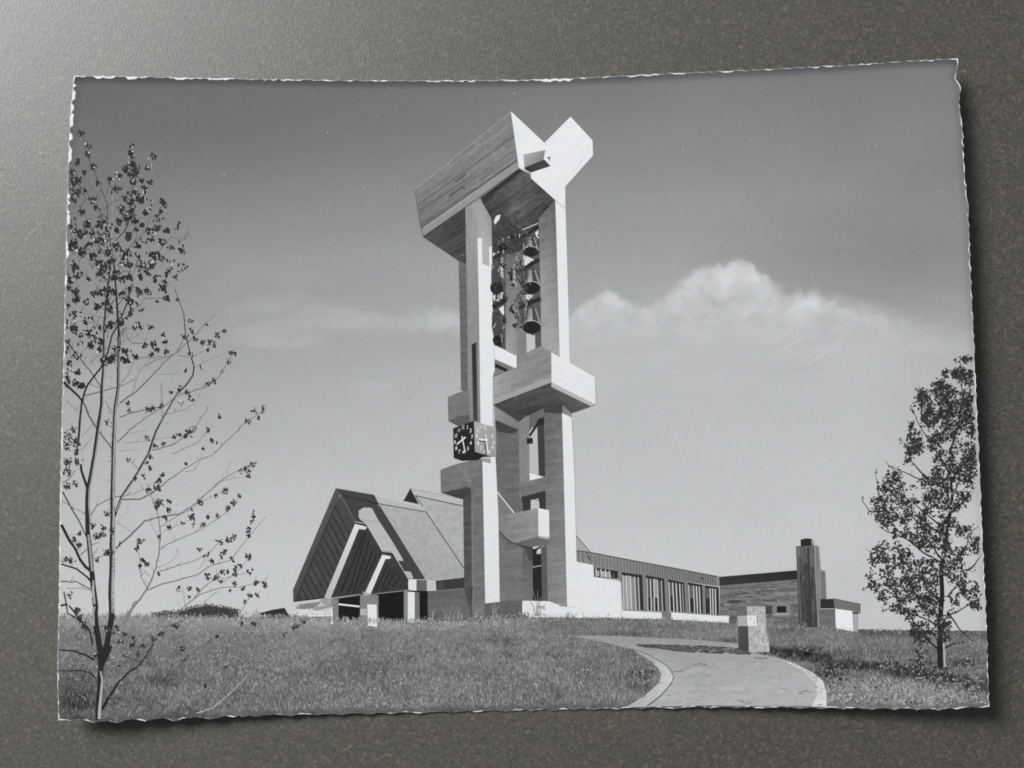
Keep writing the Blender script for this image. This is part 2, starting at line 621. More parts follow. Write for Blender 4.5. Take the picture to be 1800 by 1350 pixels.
def sky_ink(x, y):
    v = interp([(cx, interp(tab, y)) for cx, tab in SKY], x)
    v += 3.0 * nz(x, y * 2.5, 260, 1)
    # soft veils
    v += 9 * sm(0.05, 0.6, nz(x, y * 4.0, 330, 7)) * sm(430, 560, y) * sm(760, 640, y)
    # cloud bank
    if 930 < x < 1745 and 420 < y < 960:
        yt = interp(CLOUD_TOP, x) + 9 * nz(x, y, 46, 2) + 6.5 * nz(x, y, 17, 5) + 3 * nz(x, y, 7, 6)
        soft = interp([(960, 30), (1010, 9), (1090, 9), (1130, 20), (1180, 13), (1300, 10), (1350, 12), (1420, 16), (1500, 24), (1600, 36), (1745, 50)], x)
        d = sm(-soft * .35, soft * 1.5, y - yt)
        c = interp([(450, 180), (540, 183), (600, 180), (700, 181), (960, 189)], y) - 8 * sm(1500, 1700, x)
        for cx, cy, rx, ry, g in CLOUD_LIT:
            q = ((x - cx) / rx) ** 2 + ((y - cy) / ry) ** 2
            if q < 4:
                c += g * math.exp(-q)
        c += (11 * nz(x, y, 34, 9) + 5 * nz(x, y, 12, 29)) * sm(620, 530, y) + 4 * nz(x, y * 4, 120, 19) * sm(760, 600, y)
        d *= sm(945, 1010, x) * sm(960, 640, y)
        v = v + (c - v) * d
    if 480 < x < 880 and 480 < y < 660:
        yb_ = 566 + 7 * nz(x, y, 60, 12)
        w_ = 20 + 6 * nz(x, y, 40, 15)
        v += (interp([(480, 0), (640, 7), (740, 14), (780, 26), (806, 25), (880, 0)], x)
              * math.exp(-((y - yb_ + 8 * nz(x, y, 22, 17)) / w_) ** 2) * (1 + .25 * nz(x, y, 24, 18)))
    # shading where the deckled edge curves, put into the print's tone
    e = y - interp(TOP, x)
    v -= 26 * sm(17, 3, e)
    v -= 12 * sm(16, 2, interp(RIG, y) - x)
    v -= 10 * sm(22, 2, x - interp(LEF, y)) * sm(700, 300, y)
    return v


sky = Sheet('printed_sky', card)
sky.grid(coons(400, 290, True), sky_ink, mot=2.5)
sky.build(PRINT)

# scratches and dust in the emulsion
dust = Sheet('scratch_mark', card)
for k in range(190):
    p = (U(140, 1690), U(150, 1080))
    if k % 3 == 0:
        p = (random.gauss(760, 140), random.gauss(560, 150))
    if inside(p, 6):
        dust.leaf(p, U(0.55, 1.25), U(150, 215) if R() < 0.85 else 60, asp=0.8)
for s_, w_ in (("1352,604 1372,592 1391,578", .8), ("1420,640 1448,622 1475,600 1492,584", .9), ("1385,650 1412,634", .7),
               ("404,540 406,556 412,566 420,574", .9), ("1182,654 1189,651 1195,656", 1.1), ("1645,340 1652,334 1660,336", .9),
               ("762,505 770,512 779,523", .7), ("1368,618 1400,600 1436,590", .6), ("428,610 440,606 452,612", .8)):
    x_, y_ = (float(c) for c in s_.split()[0].split(','))
    dust.line(s_, w_, sky_ink(x_, y_) + 24)
for k in range(26):
    x, y = U(200, 1660), U(180, 900)
    a = U(-0.6, 0.6)
    l = U(6, 22)
    dust.line([(x, y), (x + l * math.cos(a), y + l * math.sin(a))], 0.45, sky_ink(x, y) + 22, new=False)

# --------------------------------------------------------------------- meadow
HOR = [(100, 1082), (180, 1082), (265, 1083), (340, 1084), (430, 1086), (480, 1083), (560, 1086), (640, 1090), (720, 1092), (800, 1090),
       (850, 1087), (920, 1080), (980, 1083), (1090, 1086), (1170, 1088), (1280, 1094), (1380, 1098), (1440, 1102), (1500, 1106),
       (1740, 1109)]


def hor(x):
    return interp(HOR, x) + 1.6 * wob(31, x / 5.0) + 1.0 * wob(32, x / 1.7)


def meadow_ink(x, y):
    v = 119 - 9 * sm(1095, 1180, y)
    v += 20 * sm(1125, 1090, y) * sm(1000, 800, x)
    v += 9 * nz(x, y * 1.6, 120, 3)
    v += 8 * nz(x, y * 2.2, 38, 6)
    v -= 4 * sm(800, 1200, x) * sm(1200, 1120, y)
    for cx, cy, rx, ry, d in ((135, 1232, 45, 38, 46), (190, 1235, 60, 30, 18), (290, 1195, 55, 20, 24), (250, 1235, 40, 20, 16),
                              (330, 1250, 60, 14, 18), (140, 1190, 40, 20, 16), (880, 1125, 40, 7, 24), (900, 1150, 70, 8, 12),
                              (1080, 1114, 70, 4, 24), (600, 1180, 120, 18, 7), (1130, 1208, 22, 14, 26), (1120, 1186, 18, 8, 20),
                              (1180, 1102, 60, 4, 15), (1390, 1108, 40, 5, 18), (1280, 1126, 40, 5, 26), (1400, 1143, 40, 7, 34),
                              (1450, 1150, 60, 7, 30), (1540, 1145, 90, 5, 16), (1690, 1165, 60, 6, 22), (1460, 1180, 34, 13, 30)):
        q = ((x - cx) / rx) ** 2 + ((y - cy) / ry) ** 2
        if q < 3:
            v -= d * math.exp(-q * 1.6) * (1 + 0.7 * nz(x, y, 14, cx))
    # tree shade lying across the grass on the right
    if x > 1330:
        c = interp([(1330, 1140), (1400, 1152), (1480, 1166), (1560, 1175), (1650, 1194), (1740, 1206)], x) + 4 * nz(x, y, 22, 40)
        h = interp([(1330, 6), (1400, 9), (1480, 8), (1560, 10), (1650, 13), (1740, 14)], x)
        v -= 56 * sm(h * 1.35, h * 0.5, abs(y - c)) * (0.8 + 0.5 * nz(x, y, 16, 41))
        v += 17 * sm(1185, 1215, y) * sm(1735, 1660, x)
    if x > 1500 and y < 1128:
        v -= 34 * sm(1126, 1110, y) * sm(1500, 1520, x)
    v -= 16 * sm(14, 3, interp(BOT, x) - y)  # shading of the curved bottom edge, likewise put into the tone
    return v


mead = Sheet('printed_meadow', card)
nu = 420
nvm = 44
Bm = [edge('bot', i / nu, True) for i in range(nu + 1)]
rowsM = []
for j in range(nvm + 1):
    t = j / nvm
    row = []
    for i in range(nu + 1):
        s = i / nu
        yy0 = hor(105 + 1632 * s)
        y = yy0 * (1 - t) + Bm[i][1] * t
        sl = min(1, max(0, (y - 135) / (1264 - 135.0)))
        sr = min(1, max(0, (y - 105) / (1240 - 105.0)))
        x0 = edge('lef', sl, True)[0]
        x1 = edge('rig', sr, True)[0]
        row.append((x0 + (x1 - x0) * s, y))
    rowsM.append(row)
mead.grid(rowsM, meadow_ink, lv=2, ang=88, amp=30, mot=36, slen=3.2)
PATH = "1000,1117 1050,1117 1104,1119 1170,1122 1240,1126 1297,1131 1317,1145 1347,1153 1387,1167 1416,1183 1432,1199 1436,1221 1428,1241 1400,1241 1350,1241 1300,1241 1250,1240 1200,1241 1160,1241.5 1136,1242 1160,1223 1179,1202 1184,1189 1173,1171 1139,1151 1112,1141 1053,1127"
path_pts = [tuple(float(c) for c in w.split(',')) for w in PATH.split()]


def in_poly(p, poly):
    x, y = p
    c = False
    for (x0, y0), (x1, y1) in zip(poly, poly[1:] + poly[:1]):
        if (y0 > y) != (y1 > y) and x < (x1 - x0) * (y - y0) / (y1 - y0) + x0:
            c = not c
    return c


# single stalks and blades that catch the light or stand in shade
for k in range(15000):
    x = U(108, 1732)
    t = R() ** 0.8
    y0 = hor(x)
    y = y0 + t * (interp(BOT, x) - 7 - y0)
    if in_poly((x, y), path_pts):
        continue
    if y < y0 + 3 and R() < 0.5:
        continue
    g = (y - 1080) / 170.0
    l = U(2.2, 5.0) + 8.5 * max(0, g) * R()
    a = random.gauss(0, 0.42)
    b_ = meadow_ink(x, y)
    v = b_ + (U(22, 78) if R() < 0.55 else -U(22, 64))
    w = U(0.5, 1.05) + 0.3 * g
    q = (x + l * math.sin(a), y - l * math.cos(a))
    if q[1] < y0 - 2.0 or not inside(q, 3) or not inside((x, y), 3):
        continue
    mead.bit([(x - w / 2, y), (x + w / 2, y), q], max(28, min(215, v)))
for k in range(520):
    x = U(112, 1150)
    y0 = hor(x)
    y = y0 + 8 + R() * (interp(BOT, x) - 18 - y0)
    if in_poly((x, y), path_pts) or mnoise.noise(Vector((x / 60.0, y / 30.0, 8.8))) < U(-.3, .4):
        continue
    d = R() < .62
    for j in range(random.randint(2, 6)):
        mead.leaf((random.gauss(x, 3.6), random.gauss(y, 2.2)), U(.8, 2.2), U(62, 92) if d else U(150, 186), asp=U(.3, .7))
# flower heads along the brow of the meadow
for k in range(420):
    x = random.choice((U(110, 560), U(560, 980)))
    y = hor(x) + abs(random.gauss(0, 7)) - 2.0
    if inside((x, y), 5):
        mead.leaf((x, y), U(0.7, 1.7), U(170, 225))
for k in range(160):
    x, y = U(120, 1100), U(1100, 1240)
    if inside((x, y), 8) and not in_poly((x, y), path_pts):
        mead.leaf((x, y), U(0.6, 1.4), U(165, 215))
# clods and dark weeds of the bare bank at right
for k in range(950):
    x = U(1440, 1732)
    y = U(1190, 1240)
    if x < 1458 or not inside((x, y), 5):
        continue
    d = R() < 0.5
    mead.leaf((x, y), U(0.9, 4.0), U(58, 98) if d else U(128, 178), rot=random.gauss(0.35, 0.5), asp=U(.25, .5))
for cx, cy, sx, sy, n in ((1462, 1178, 22, 13, 190), (1500, 1172, 30, 5, 90), (1625, 1160, 12, 18, 120), (1600, 1176, 34, 8, 120), (1680, 1196, 34, 7, 90), (1468, 1176, 16, 10, 110), (1484, 1190, 8, 6, 40), (1566, 1166, 14, 8, 90), (1618, 1150, 9, 13, 100), (1612, 1168, 14, 10, 110),
                          (1690, 1166, 16, 6, 60), (1656, 1174, 12, 4, 70), (1640, 1186, 26, 6, 90), (1704, 1164, 10, 7, 40), (1120, 1180, 10, 5, 30), (1143, 1181, 9, 4, 34),
                          (1135, 1193, 7, 6, 30), (520, 1100, 7, 5, 20), (1530, 1168, 30, 4, 60), (1420, 1140, 26, 5, 60), (1390, 1150, 26, 5, 60)):
    for k in range(n):
        p = (random.gauss(cx, sx * 0.6), random.gauss(cy, sy * 0.6))
        mead.leaf(p, U(1.2, 2.6), U(30, 66) if R() < 0.85 else U(120, 170))
meadow = mead.build(PRINT)

# far treeline and the distant ridge
far = Sheet('printed_treeline', card)
tl = [(265, 1085), (265, 1079), (270, 1076)]
base_t = [(270, 1076), (290, 1073.5), (323, 1070), (332, 1066), (345, 1063), (362, 1061), (379, 1062), (401, 1066), (415, 1067), (424, 1070), (424, 1086)]
x = 272.0
while x < 423:
    tl.append((x, interp(base_t, x) + U(-1.8, 1.8)))
    x += 2.3
tl += [(424, 1073), (424, 1087), (345, 1086)]
far.poly([(268, 1085)] + [(x_, interp(base_t, x_) + 4 + U(-1, 1)) for x_ in range(272, 418, 5)] + [(420, 1080), (420, 1087), (345, 1086)], 62, mot=26)
for k in range(620):
    x = U(265, 428)
    top_ = interp(base_t, x) + 1.5 * wob(61, x / 7.0) + (2.5 if x > 410 else 0)
    far.leaf((x, top_ + abs(random.gauss(0, 6)) if R() < .6 else U(top_, 1084)), U(0.9, 2.0), U(48, 84) + (14 if x > 405 else 0))
for x, y in ((431, 1078), (436, 1080), (449, 1078), (452, 1074), (455, 1077), (444, 1081)):
    for k in range(6):
        far.leaf((random.gauss(x, 2), random.gauss(y, 2.4)), U(.8, 1.6), U(96, 130))
far.build(PRINT)

# ----------------------------------------------------------------------- path
path = Sheet('printed_path', card)
vals = []
for (x, y) in path_pts:
    vals.append(interp([(1115, 146), (1140, 152), (1165, 160), (1200, 172), (1242, 168)], y))
path.poly(path_pts, vals, ang=4, amp=30, mot=12, slen=1.6)
# dark patches and the long shade across it
for k in range(520):
    t = R()
    x = 1122 + 196 * t
    c = interp([(1120, 1134), (1200, 1140), (1260, 1142), (1318, 1146)], x)
    h = interp([(1120, 1.2), (1190, 5.5), (1260, 6.5), (1318, 4)], x)
    path.leaf((x, c + U(-h, h)), U(3, 6.5), U(66, 98), rot=random.gauss(0.04, 0.07), asp=0.22)
for k in range(60):
    x, y = U(1170, 1410), U(1155, 1232)
    if in_poly((x, y), path_pts) and in_poly((x + 9, y), path_pts):
        path.leaf((x, y), U(2, 6), U(138, 152), rot=0, asp=0.2)
for cx, cy in ((1234, 1168), (1196, 1181), (1310, 1234), (1415, 1217), (1340, 1158)):
    for k in range(9):
        path.leaf((random.gauss(cx, 6), random.gauss(cy, 1.3)), U(2, 5), U(108, 128), rot=0, asp=0.25)
for k in range(70):
    x, y = U(1150, 1420), U(1150, 1234)
    r_ = U(10, 30)
    if all(in_poly((x + d, y), path_pts) for d in (-r_ * 1.25, r_ * 1.25)):
        t_ = interp([(1140, 154), (1165, 160), (1200, 170), (1242, 168)], y)
        path.leaf((x, y), r_, t_ + random.choice((-3, -2, 3, 4)), rot=random.gauss(0, .06), asp=U(.08, .2))
k1 = Sheet('kerb', None)
k1.poly("1101,1243 1133,1223 1157,1202 1162,1186 1158,1176 1144,1162 1120,1147 1112,1141 1139,1151 1173,1171 1184,1189 1179,1202 1160,1223 1136,1242.5",
        [168, 176, 186, 190, 184, 172, 160, 150, 165, 188, 200, 196, 186, 176], mot=14)
k1.line("1112,1141 1139,1150.5 1173,1170.5 1184.5,1189 1179.5,1202.5 1160.5,1223.5 1138,1241", 1.0, 92, 2.4)
for k in range(120):
    t = R()
    p = random.choice([(1101, 1241), (1133, 1223), (1157, 1202), (1160, 1184), (1146, 1163)])
    k1.leaf((p[0] + U(-9, 4), p[1] + U(-9, 5)), U(0.8, 2), U(95, 150))
k2 = Sheet('kerb', None)
rk = [(1344, 1151), (1370, 1157), (1395, 1165), (1427, 1181), (1447, 1197), (1453, 1221), (1453, 1242)]
li = [(1347, 1154), (1368, 1160), (1389, 1167.5), (1417, 1184), (1433, 1200), (1436, 1221), (1427, 1242)]
k2.poly(rk + li[::-1], [150, 170, 185, 195, 200, 205, 212, 205, 200, 196, 186, 180, 170, 150], mot=26)
for k in range(70):
    t = U(1.6, 5.95)
    i = int(t)
    f = t - i
    w = R()
    a = (rk[i][0] * (1 - f) + rk[i + 1][0] * f, rk[i][1] * (1 - f) + rk[i + 1][1] * f)
    b = (li[i][0] * (1 - f) + li[i + 1][0] * f, li[i][1] * (1 - f) + li[i + 1][1] * f)
    k2.leaf((a[0] * w + b[0] * (1 - w), a[1] * w + b[1] * (1 - w)), U(1, 3), random.choice((125, 150, 225, 235)), rot=random.gauss(0.2, 0.3), asp=0.4)
po = path.build(PRINT)
k1.parent = po
k1.build(PRINT)
k2.parent = po
k2.build(PRINT)

# ---------------------------------------------------------------- low hall
hall = Sheet('printed_hall', card)
hall.poly("1265,1030 1402,1018 1404,1101 1340,1098 1282,1096 1282,1082 1265,1082", 108, ang=1.5, amp=62, mot=12)
for yy, a_ in ((1042, 78), (1056, 74), (1049, 126), (1064, 132), (1070, 80), (1078, 84)):
    for k in range(6):
        x = U(1268, 1370)
        hall.line([(x, yy + U(-4, 4) - (x - 1265) * .03), (x + U(12, 34), yy + U(-4, 4) - (x - 1265) * .03)], U(.8, 2.2), a_ + U(-8, 8), new=False)
hall.poly("1346,1067 1357,1065 1357,1078 1346,1079", 66, mot=12)
hall.line("1265,1029.5 1402,1018.3", 1.0, 150)
# white wall beside the tower with the low window strip
hall.poly("996,985 1013,987 1042.5,993 1044,1014.5 1092,1024 1095,1074 1165,1077.5 1165,1088 1090,1087 980,1085 940,1085 926,1082 918,1074 917,1054 983,1058 997,1066",
          [228, 228, 228, 229, 229, 230, 230, 228, 226, 226, 222, 222, 222, 228, 228, 228], ang=3, amp=9, mot=9)
hall.poly("1179,1076.5 1281,1084 1281,1095 1179,1089", 230, mot=4)
hall.poly("1281,1084 1283,1084 1283,1096 1281,1095", 120)
hall.poly("1163,1076 1180,1077 1180,1089 1164,1088", 116, mot=10)
hall.poly("943,1064 958,1065 958,1073 953,1070 943,1069", 162)
hall.poly("1013,942 1038,971.5 1013,968", 160)
hall.line("1012.5,941 1040,973", 1.3, 84)
ho = hall.build(PRINT)

fas = Sheet('fascia', ho)
fas.poly("1013,968 1042,972 1090,981.5 1171.5,996.5 1263,1014 1263,1030.5 1200,1022 1171,1017.5 1133,1011 1092,1004.5 1043,996.5 1042,993 1013,987.5",
         128, ang=90, amp=10, mot=5)
tb = [(1013, 968), (1042, 972), (1090, 981.5), (1171.5, 996.5), (1263, 1014)]
bb = [(1013, 987.5), (1042, 993), (1092, 1004.5), (1133, 1011), (1171, 1017.5), (1263, 1030.5)]
x = 1017.0
g = 7.6
while x < 1258:
    fas.line([(x, interp(tb, x) + .6), (x + 1, interp(bb, x) - .6)], 0.95, 76, new=False)
    fas.line([(x + 1.1, interp(tb, x) + 1.5), (x + 2.1, interp(bb, x) - 1)], 0.6, 146, new=False)
    x += g
    g = max(4.2, g * 0.975)
fas.line("1013,967.6 1042,971.6 1090,981 1171.5,996 1263,1013.6", 1.3, 70)
fas.line("1034,977 1036.5,985", 2.0, 46)
fas.line("1233,1014 1236,1020", 1.8, 52)
fas.build(PRINT)

rb = Sheet('roof_edge', ho)
rb.poly("1263.5,1014 1401,1002.3 1402,1018 1265,1029.2", [54, 44, 44, 56], mot=5)
rb.poly("1260,1013.5 1264,1014 1265,1030 1262,1030", 128)
rb.build(PRINT)


def win(pts, panes, frames, base=50, sill=True):
    w = Sheet('window', ho)
    w.poly(pts, base, mot=6)
    P_ = [tuple(float(c) for c in q.split(',')) for q in pts.split()]
    a, b, c, d = P_[0], P_[1], P_[2], P_[3]

    def at(s, t):
        x = (a[0] * (1 - s) + b[0] * s) * (1 - t) + (d[0] * (1 - s) + c[0] * s) * t
        y = (a[1] * (1 - s) + b[1] * s) * (1 - t) + (d[1] * (1 - s) + c[1] * s) * t
        return x, y
    for s0, s1, t0, t1, v in panes:
        w.poly([at(s0, t0), at(s1, t0), at(s1, t1), at(s0, t1)], v, mot=12)
    for s, v in frames:
        w.line([at(s, 0.08), at(s + 0.008, 0.99)], 1.7, v, new=False)
    if sill:
        w.line([at(0.0, 0.985), at(1.0, 0.985)], 1.2, 150)
    w.build(PRINT)


win("1044,997 1086,1003.5 1086,1018.5 1045,1014.5", [(.09, .27, .28, .85, 158), (.31, .47, .28, .86, 162), (.49, .64, .28, .87, 150), (.66, .73, .5, .9, 120), (.8, .86, .4, .9, 80)],
    [(.08, 205), (.29, 210), (.48, 205), (.65, 190)])
win("1092.5,1005 1129,1010.5 1131.5,1074.5 1094.5,1072.5", [(.05, .2, .1, .97, 146), (.22, .4, .08, .97, 150), (.43, .62, .1, .97, 132), (.66, .8, .12, .97, 84)],
    [(.05, 196), (.22, 200), (.42, 205), (.63, 190), (.8, 182)])
win("1135,1011 1167.5,1017 1170,1076.5 1136.5,1074", [(.1, .3, .1, .6, 84), (.42, .58, .06, .6, 150), (.62, .8, .1, .97, 78), (.3, .42, .6, .95, 96)],
    [(.06, 190), (.25, 200), (.42, 196), (.62, 200), (.84, 176)])
win("1173.5,1018 1202.5,1023 1205,1077.5 1176,1075.5", [(.08, .28, .1, .5, 90), (.45, .6, .1, .97, 82)],
    [(.06, 196), (.3, 205), (.5, 200), (.72, 200), (.88, 150)])
win("1208.5,1023.5 1234,1027.5 1236,1080 1211,1078", [(.1, .4, .1, .5, 96), (.5, .7, .1, .8, 92)],
    [(.06, 186), (.4, 196), (.6, 200), (.8, 196)])
win("1239.5,1028.5 1263,1032 1264,1082.5 1240.5,1080", [(.05, .36, .1, .45, 92), (.6, .75, .1, .97, 80)],
    [(.37, 200), (.55, 205), (.75, 205)])
pier = Sheet('pier', ho)
for q in ("1086,1003 1092,1004.5 1094.5,1073 1092,1024 1086,1018.5", "1129,1010 1135,1011.5 1137,1075 1131.5,1074.5", "1167.5,1016.5 1173.5,1018 1176,1076 1170,1076.5",
          "1202.5,1022.5 1208.5,1023.5 1211,1078.5 1205,1077.5", "1234,1027 1239.5,1028 1240.5,1080 1236,1080"):
    pier.poly(q, 122, ang=90, amp=10)
pier.build(PRINT)

ws = Sheet('window', ho)
ws.poly("1359,1062 1390,1060 1391,1083 1359,1084", 122, mot=12)
ws.poly("1365.5,1065.5 1382,1065.5 1382,1077 1365.5,1077", 36, mot=6)
ws.poly("1362,1078 1385,1077.5 1388,1081 1360,1082", 150)
ws.build(PRINT)

ch = Sheet('chimney', ho)
ch.poly("1399,960 1431,958 1438,1103 1404,1101", [92, 84, 70, 76], ang=90, amp=54, mot=14)
ch.line("1420,962 1424,1098", 2.6, 58, 4)
ch.line("1402,962 1408,1098", 1.2, 108)
ch.poly("1407,948.5 1416,946.3 1426,946.8 1427,959 1407.5,960", 44)
ch.poly("1426,946.8 1429.5,949 1430.5,957.8 1427,959", 146)
ch.poly("1431,958 1439,960 1442,1003 1443,1053 1441,1104 1438,1103", 134, ang=90, amp=16)
ch.poly("1442,1001.5 1450,1003.5 1452.3,1052 1443,1053", 124, ang=90, amp=16)
for x in (1434, 1436.6, 1444.5, 1447.5):
    ch.line([(x, 962 if x < 1440 else 1004), (x + (4 if x < 1440 else 2), 1090 if x < 1440 else 1052)], .7, 82)
ch.line("1431,958 1438,1103", 0.8, 165)
ch.build(PRINT)

ax = Sheet('annex', ho)
ax.poly("1441,1071 1468,1070 1469,1104 1440,1104", 106, ang=0, amp=22, mot=8)
ax.poly("1468,1070 1498,1074 1500,1110 1469,1104.5", 238, mot=2)
ax.poly("1498,1078 1507,1077.5 1507,1110 1500,1110", 164, ang=90, amp=18)
ax.poly("1442,1053.3 1465,1052.4 1467,1069 1442,1069.3", 48, mot=4)
ax.poly("1465,1052.4 1512,1062 1512,1077.6 1498.5,1077 1498.5,1073.8 1467,1069", 116, ang=90, amp=12)
for k in range(13):
    x = 1468 + k * 3.5
    ax.line([(x, 1053.3 + (x - 1465) * .2), (x + .4, 1068.6 + (x - 1467) * .17)], .8, 76, new=False)
ax.line("1465,1052 1512,1061.6", 1.0, 74)
ax.line("1441,1070.3 1467,1069.8", 0.9, 190)
ax.poly("1498,1077 1508,1076.5 1508,1079 1498,1079", 60)
ax.build(PRINT)

# ----------------------------------------------------------------------- church
chu = Sheet('printed_church', card)
chu.poly("751,1039 817,1032 830,1060 853,1090 751,1092", 98, ang=3, amp=18, mot=8)
chu.line("752,1040 817,1033.5", 1.2, 150)
chu.poly("594,1052 635,1046 664,1044 712,1036 737,1038 752,1040 752,1092 594,1091", 28, mot=3)
chu.poly("595,1060.7 632,1064.6 632,1067.6 595,1063.6", 226)
chu.poly("766,1021 817,1014.5 817,1033.5 767,1038.5", 58, mot=6)
chu.poly("770,1024 780,1022.6 780,1036 770,1037", 70)
co = chu.build(PRINT)

rf = Sheet('roof', co)
rf.poly("721,859 814,878 818,1000 816,1004 749,900 743,891", 168, mot=24, amp=4, ang=-20)
rf.poly("593,859 743,891 749,900 817,1001 817,1015 766,1021 748,1018.5 718,1018 594,862",
        [168, 168, 168, 166, 162, 160, 160, 160, 168], mot=24)
rf.poly("590.5,858.5 658,870 666,886 748,1018.5 718,1018 692,985 672,968 645,920 624,918 598,868", 66, mot=5)
rf.poly("631,904 630,898 634,896 637,893 645,891.5 654,893.5 663,911 688,949 710,986 698,985.5 689,971 672,970 645,921 634,914 630,908", 178, mot=6)
rf.poly("710,1004 716,1004.3 722,1005 727,1016.5 718,1017.5", 174)
rf.line("634,913 665,918", .8, 140)
# ridge caps, seams
rf.poly("658,870 743,890.5 749,899 666,885", 178, mot=4)
rf.line("600,871 632,878 666,885.5", 1.6, 40)
rf.line("666,885.5 706,892.5 749,900", 1.5, 64)
rf.line("749,900 782,949 817,1001", 1.5, 56)
rf.line("591,858.7 658,870.3", 1.2, 88)
rf.line("658,870 743,890.5", 0.8, 205)
rf.poly("721,859 709,880.5 737,886.5", 46)
rf.line("721.5,858.5 743,890", 1.5, 60)
rf.line("724,859 746,888", 0.8, 196)
rf.poly("722,859 814,878 814,889 729,871", 180, mot=4)
rf.line("729,871 770,880 814,889.3", 1.5, 52)
rf.line("722,858.6 814,877.6", 0.8, 140)
rf.build(PRINT)

gab = Sheet('gable', co)
gab.poly("590,886 600,868 626,918 572,1052 520,1056", 70, ang=-63, amp=12, mot=4)
for k in range(13):
    t = k / 12.0
    x0, y0 = 590 - 66 * t, 892 + 152 * t
    # plank joints running down to the right until the strut
    x1, y1 = x0, y0
    while x1 < 660 and (x1 - 624) * 129 + (y1 - 921) * 54 < 0 and y1 < 1054:
        x1 += 0.6
        y1 += 1.14
    if x1 - x0 > 3:
        gab.line([(x0, y0), (x1, y1)], 1.9, 44, new=False)
gab.poly("631,930 642,929 672,972 673,976 640,1045 581,1052", 58, ang=63, amp=14)
for (a, b) in (((642, 945), (611, 1047)), ((649, 951), (620, 1046)), ((655.5, 966), (633, 1030)), ((662, 976), (640, 1024)), ((640, 938), (600, 1040))):
    gab.line([a, b], 2.1, 36, new=False)
gab.poly("678,982 690,981 717,1020 718,1037 651,1045", 58, ang=63, amp=12)
for (a, b) in (((686, 999), (670, 1038)), ((694.5, 1008), (677, 1037)), ((702, 1016), (689, 1035)), ((707, 1026), (701, 1034)), ((682, 992), (661, 1040))):
    gab.line([a, b], 1.9, 36, new=False)
gab.poly("591,858 598.5,868 590,888 520,1056 515.6,1057.6 515,1038", [84, 80, 76, 70, 70, 80], ang=64, amp=10)
gab.line("591,858 515,1038", 1.1, 60)
gab.line("590,887 521,1053", 1.5, 38)
gab.line("598.5,869 624,917", 0.9, 118)
# stepped barge boards
gab.poly("624,918 643,921 672,968 689,970 718,1016 718,1024 688,980 672,976 641,930 625,926", 62, mot=3)
gab.line("624,917.3 644,920.6 672.5,969.5 690,971 718,1017.6", 1.1, 196)
gab.line("624,919.2 643,922.6 671.5,971.5 689,973 717,1019.6", 1.2, 44)
# lower rim boards
gab.line("516,1057 566,1051", 2.6, 48)
gab.line("580,1051.6 634,1044.5", 1.6, 132)
gab.line("651,1045 718,1037.2", 1.6, 128)
gab.poly("582,1053 634,1046 634,1048 595,1054.5", 40)
gab.build(PRINT)

st = Sheet('strut', co)
st.poly("624,921 631,929.5 580,1051 570,1050.5", [214, 210, 182, 178], mot=8)
st.poly("624,921 640,924.5 645,927 642,931 631,930", 214, mot=5)
st.build(PRINT)
st = Sheet('strut', co)
st.poly("672,975 678,981.5 651,1045 640,1045.5", [228, 226, 214, 206], mot=6)
st.poly("672,975 687,978 686,982 678,982.5", 226)
st.build(PRINT)

for spec in ([("564,1052.5 595,1053 595,1091 585,1091 583,1078", 124, 8), ("564,1052.5 575,1051 583,1078 574,1064", 150, 6)],
             [("633,1046.5 665,1046 665.5,1094 633,1092", 126, 10), ("633,1070 646,1070 646.5,1082 633,1081", 172, 4), ("645.5,1062 662,1063 663,1102 647,1100", 230, 3), ("637,1040 655,1044.5 640,1048", 160, 4)],
             [("710,1038 717,1039 717,1094 710,1094", 132, 8), ("717,1040 729,1041 729,1094.5 717,1093.5", 232, 3), ("729,1041 737,1041 738,1093 729,1094", 108, 8)]):
    p_ = Sheet('column', co)
    for q, v, mo in spec:
        p_.poly(q, v, mot=mo)
    p_.build(PRINT)
ev = Sheet('eaves_box', co)
ev.poly("718,1018 732,1019 732,1038.5 718,1037", 226, mot=4)
ev.poly("732,1019 750.5,1020 750.5,1038.5 732,1038.5", 98, mot=6)
ev.poly("750.5,1020.6 766,1022 766,1039 750.5,1038.5", 196, ang=90, amp=10)
for x in (753.5, 757, 760.5, 764):
    ev.line([(x, 1022), (x, 1038)], .7, 150, new=False)
ev.line("717,1038.3 766,1039.5", 1.2, 60)
ev.build(PRINT)

# builders' leavings beside the porch
rub = Sheet('printed_rubble', card)
rub.poly("456,1077.5 478,1072 500,1068.3 509,1083 512,1086 456,1087", 46, mot=5)
rub.poly("520,1067.5 527,1062 545,1059.5 560,1058.5 566,1055 562,1061 550,1069 535,1071 521,1070", 128, mot=14)
rub.poly("548,1069.5 562,1064 580,1066.5 570,1070 556,1073.5", 146, mot=8)
rub.poly("566,1052 584,1053 583,1066 566,1062", 150, mot=14)
rub.poly("512,1077 518,1072.5 525,1070 534,1071.5 541,1070 543,1076 541,1083 534,1082 523,1084 516,1081", 214, mot=18)
rub.poly("541,1077 552,1074.5 566,1075 585,1078 585,1083.4 541,1084", 224, mot=8)
rub.line("541,1078.2 585,1079", 1.0, 160)
rub.poly("577,1067.5 580,1068.5 583,1076 580,1076", 226)
rub.poly("582,1066.5 584.3,1066.5 585.3,1097 581.6,1097", 228)
rub.line("543,1085.4 582,1084.6", 2.0, 84)
rub.line("516,1083 541,1086", 1.8, 86)
for k in range(46):
    rub.leaf((U(514, 580), U(1062, 1083)), U(.7, 1.7), random.choice((52, 70, 150, 235)))
rub.build(PRINT)

# ------------------------------------------------------------------ bell tower
tow = Sheet('printed_bell_tower', card)
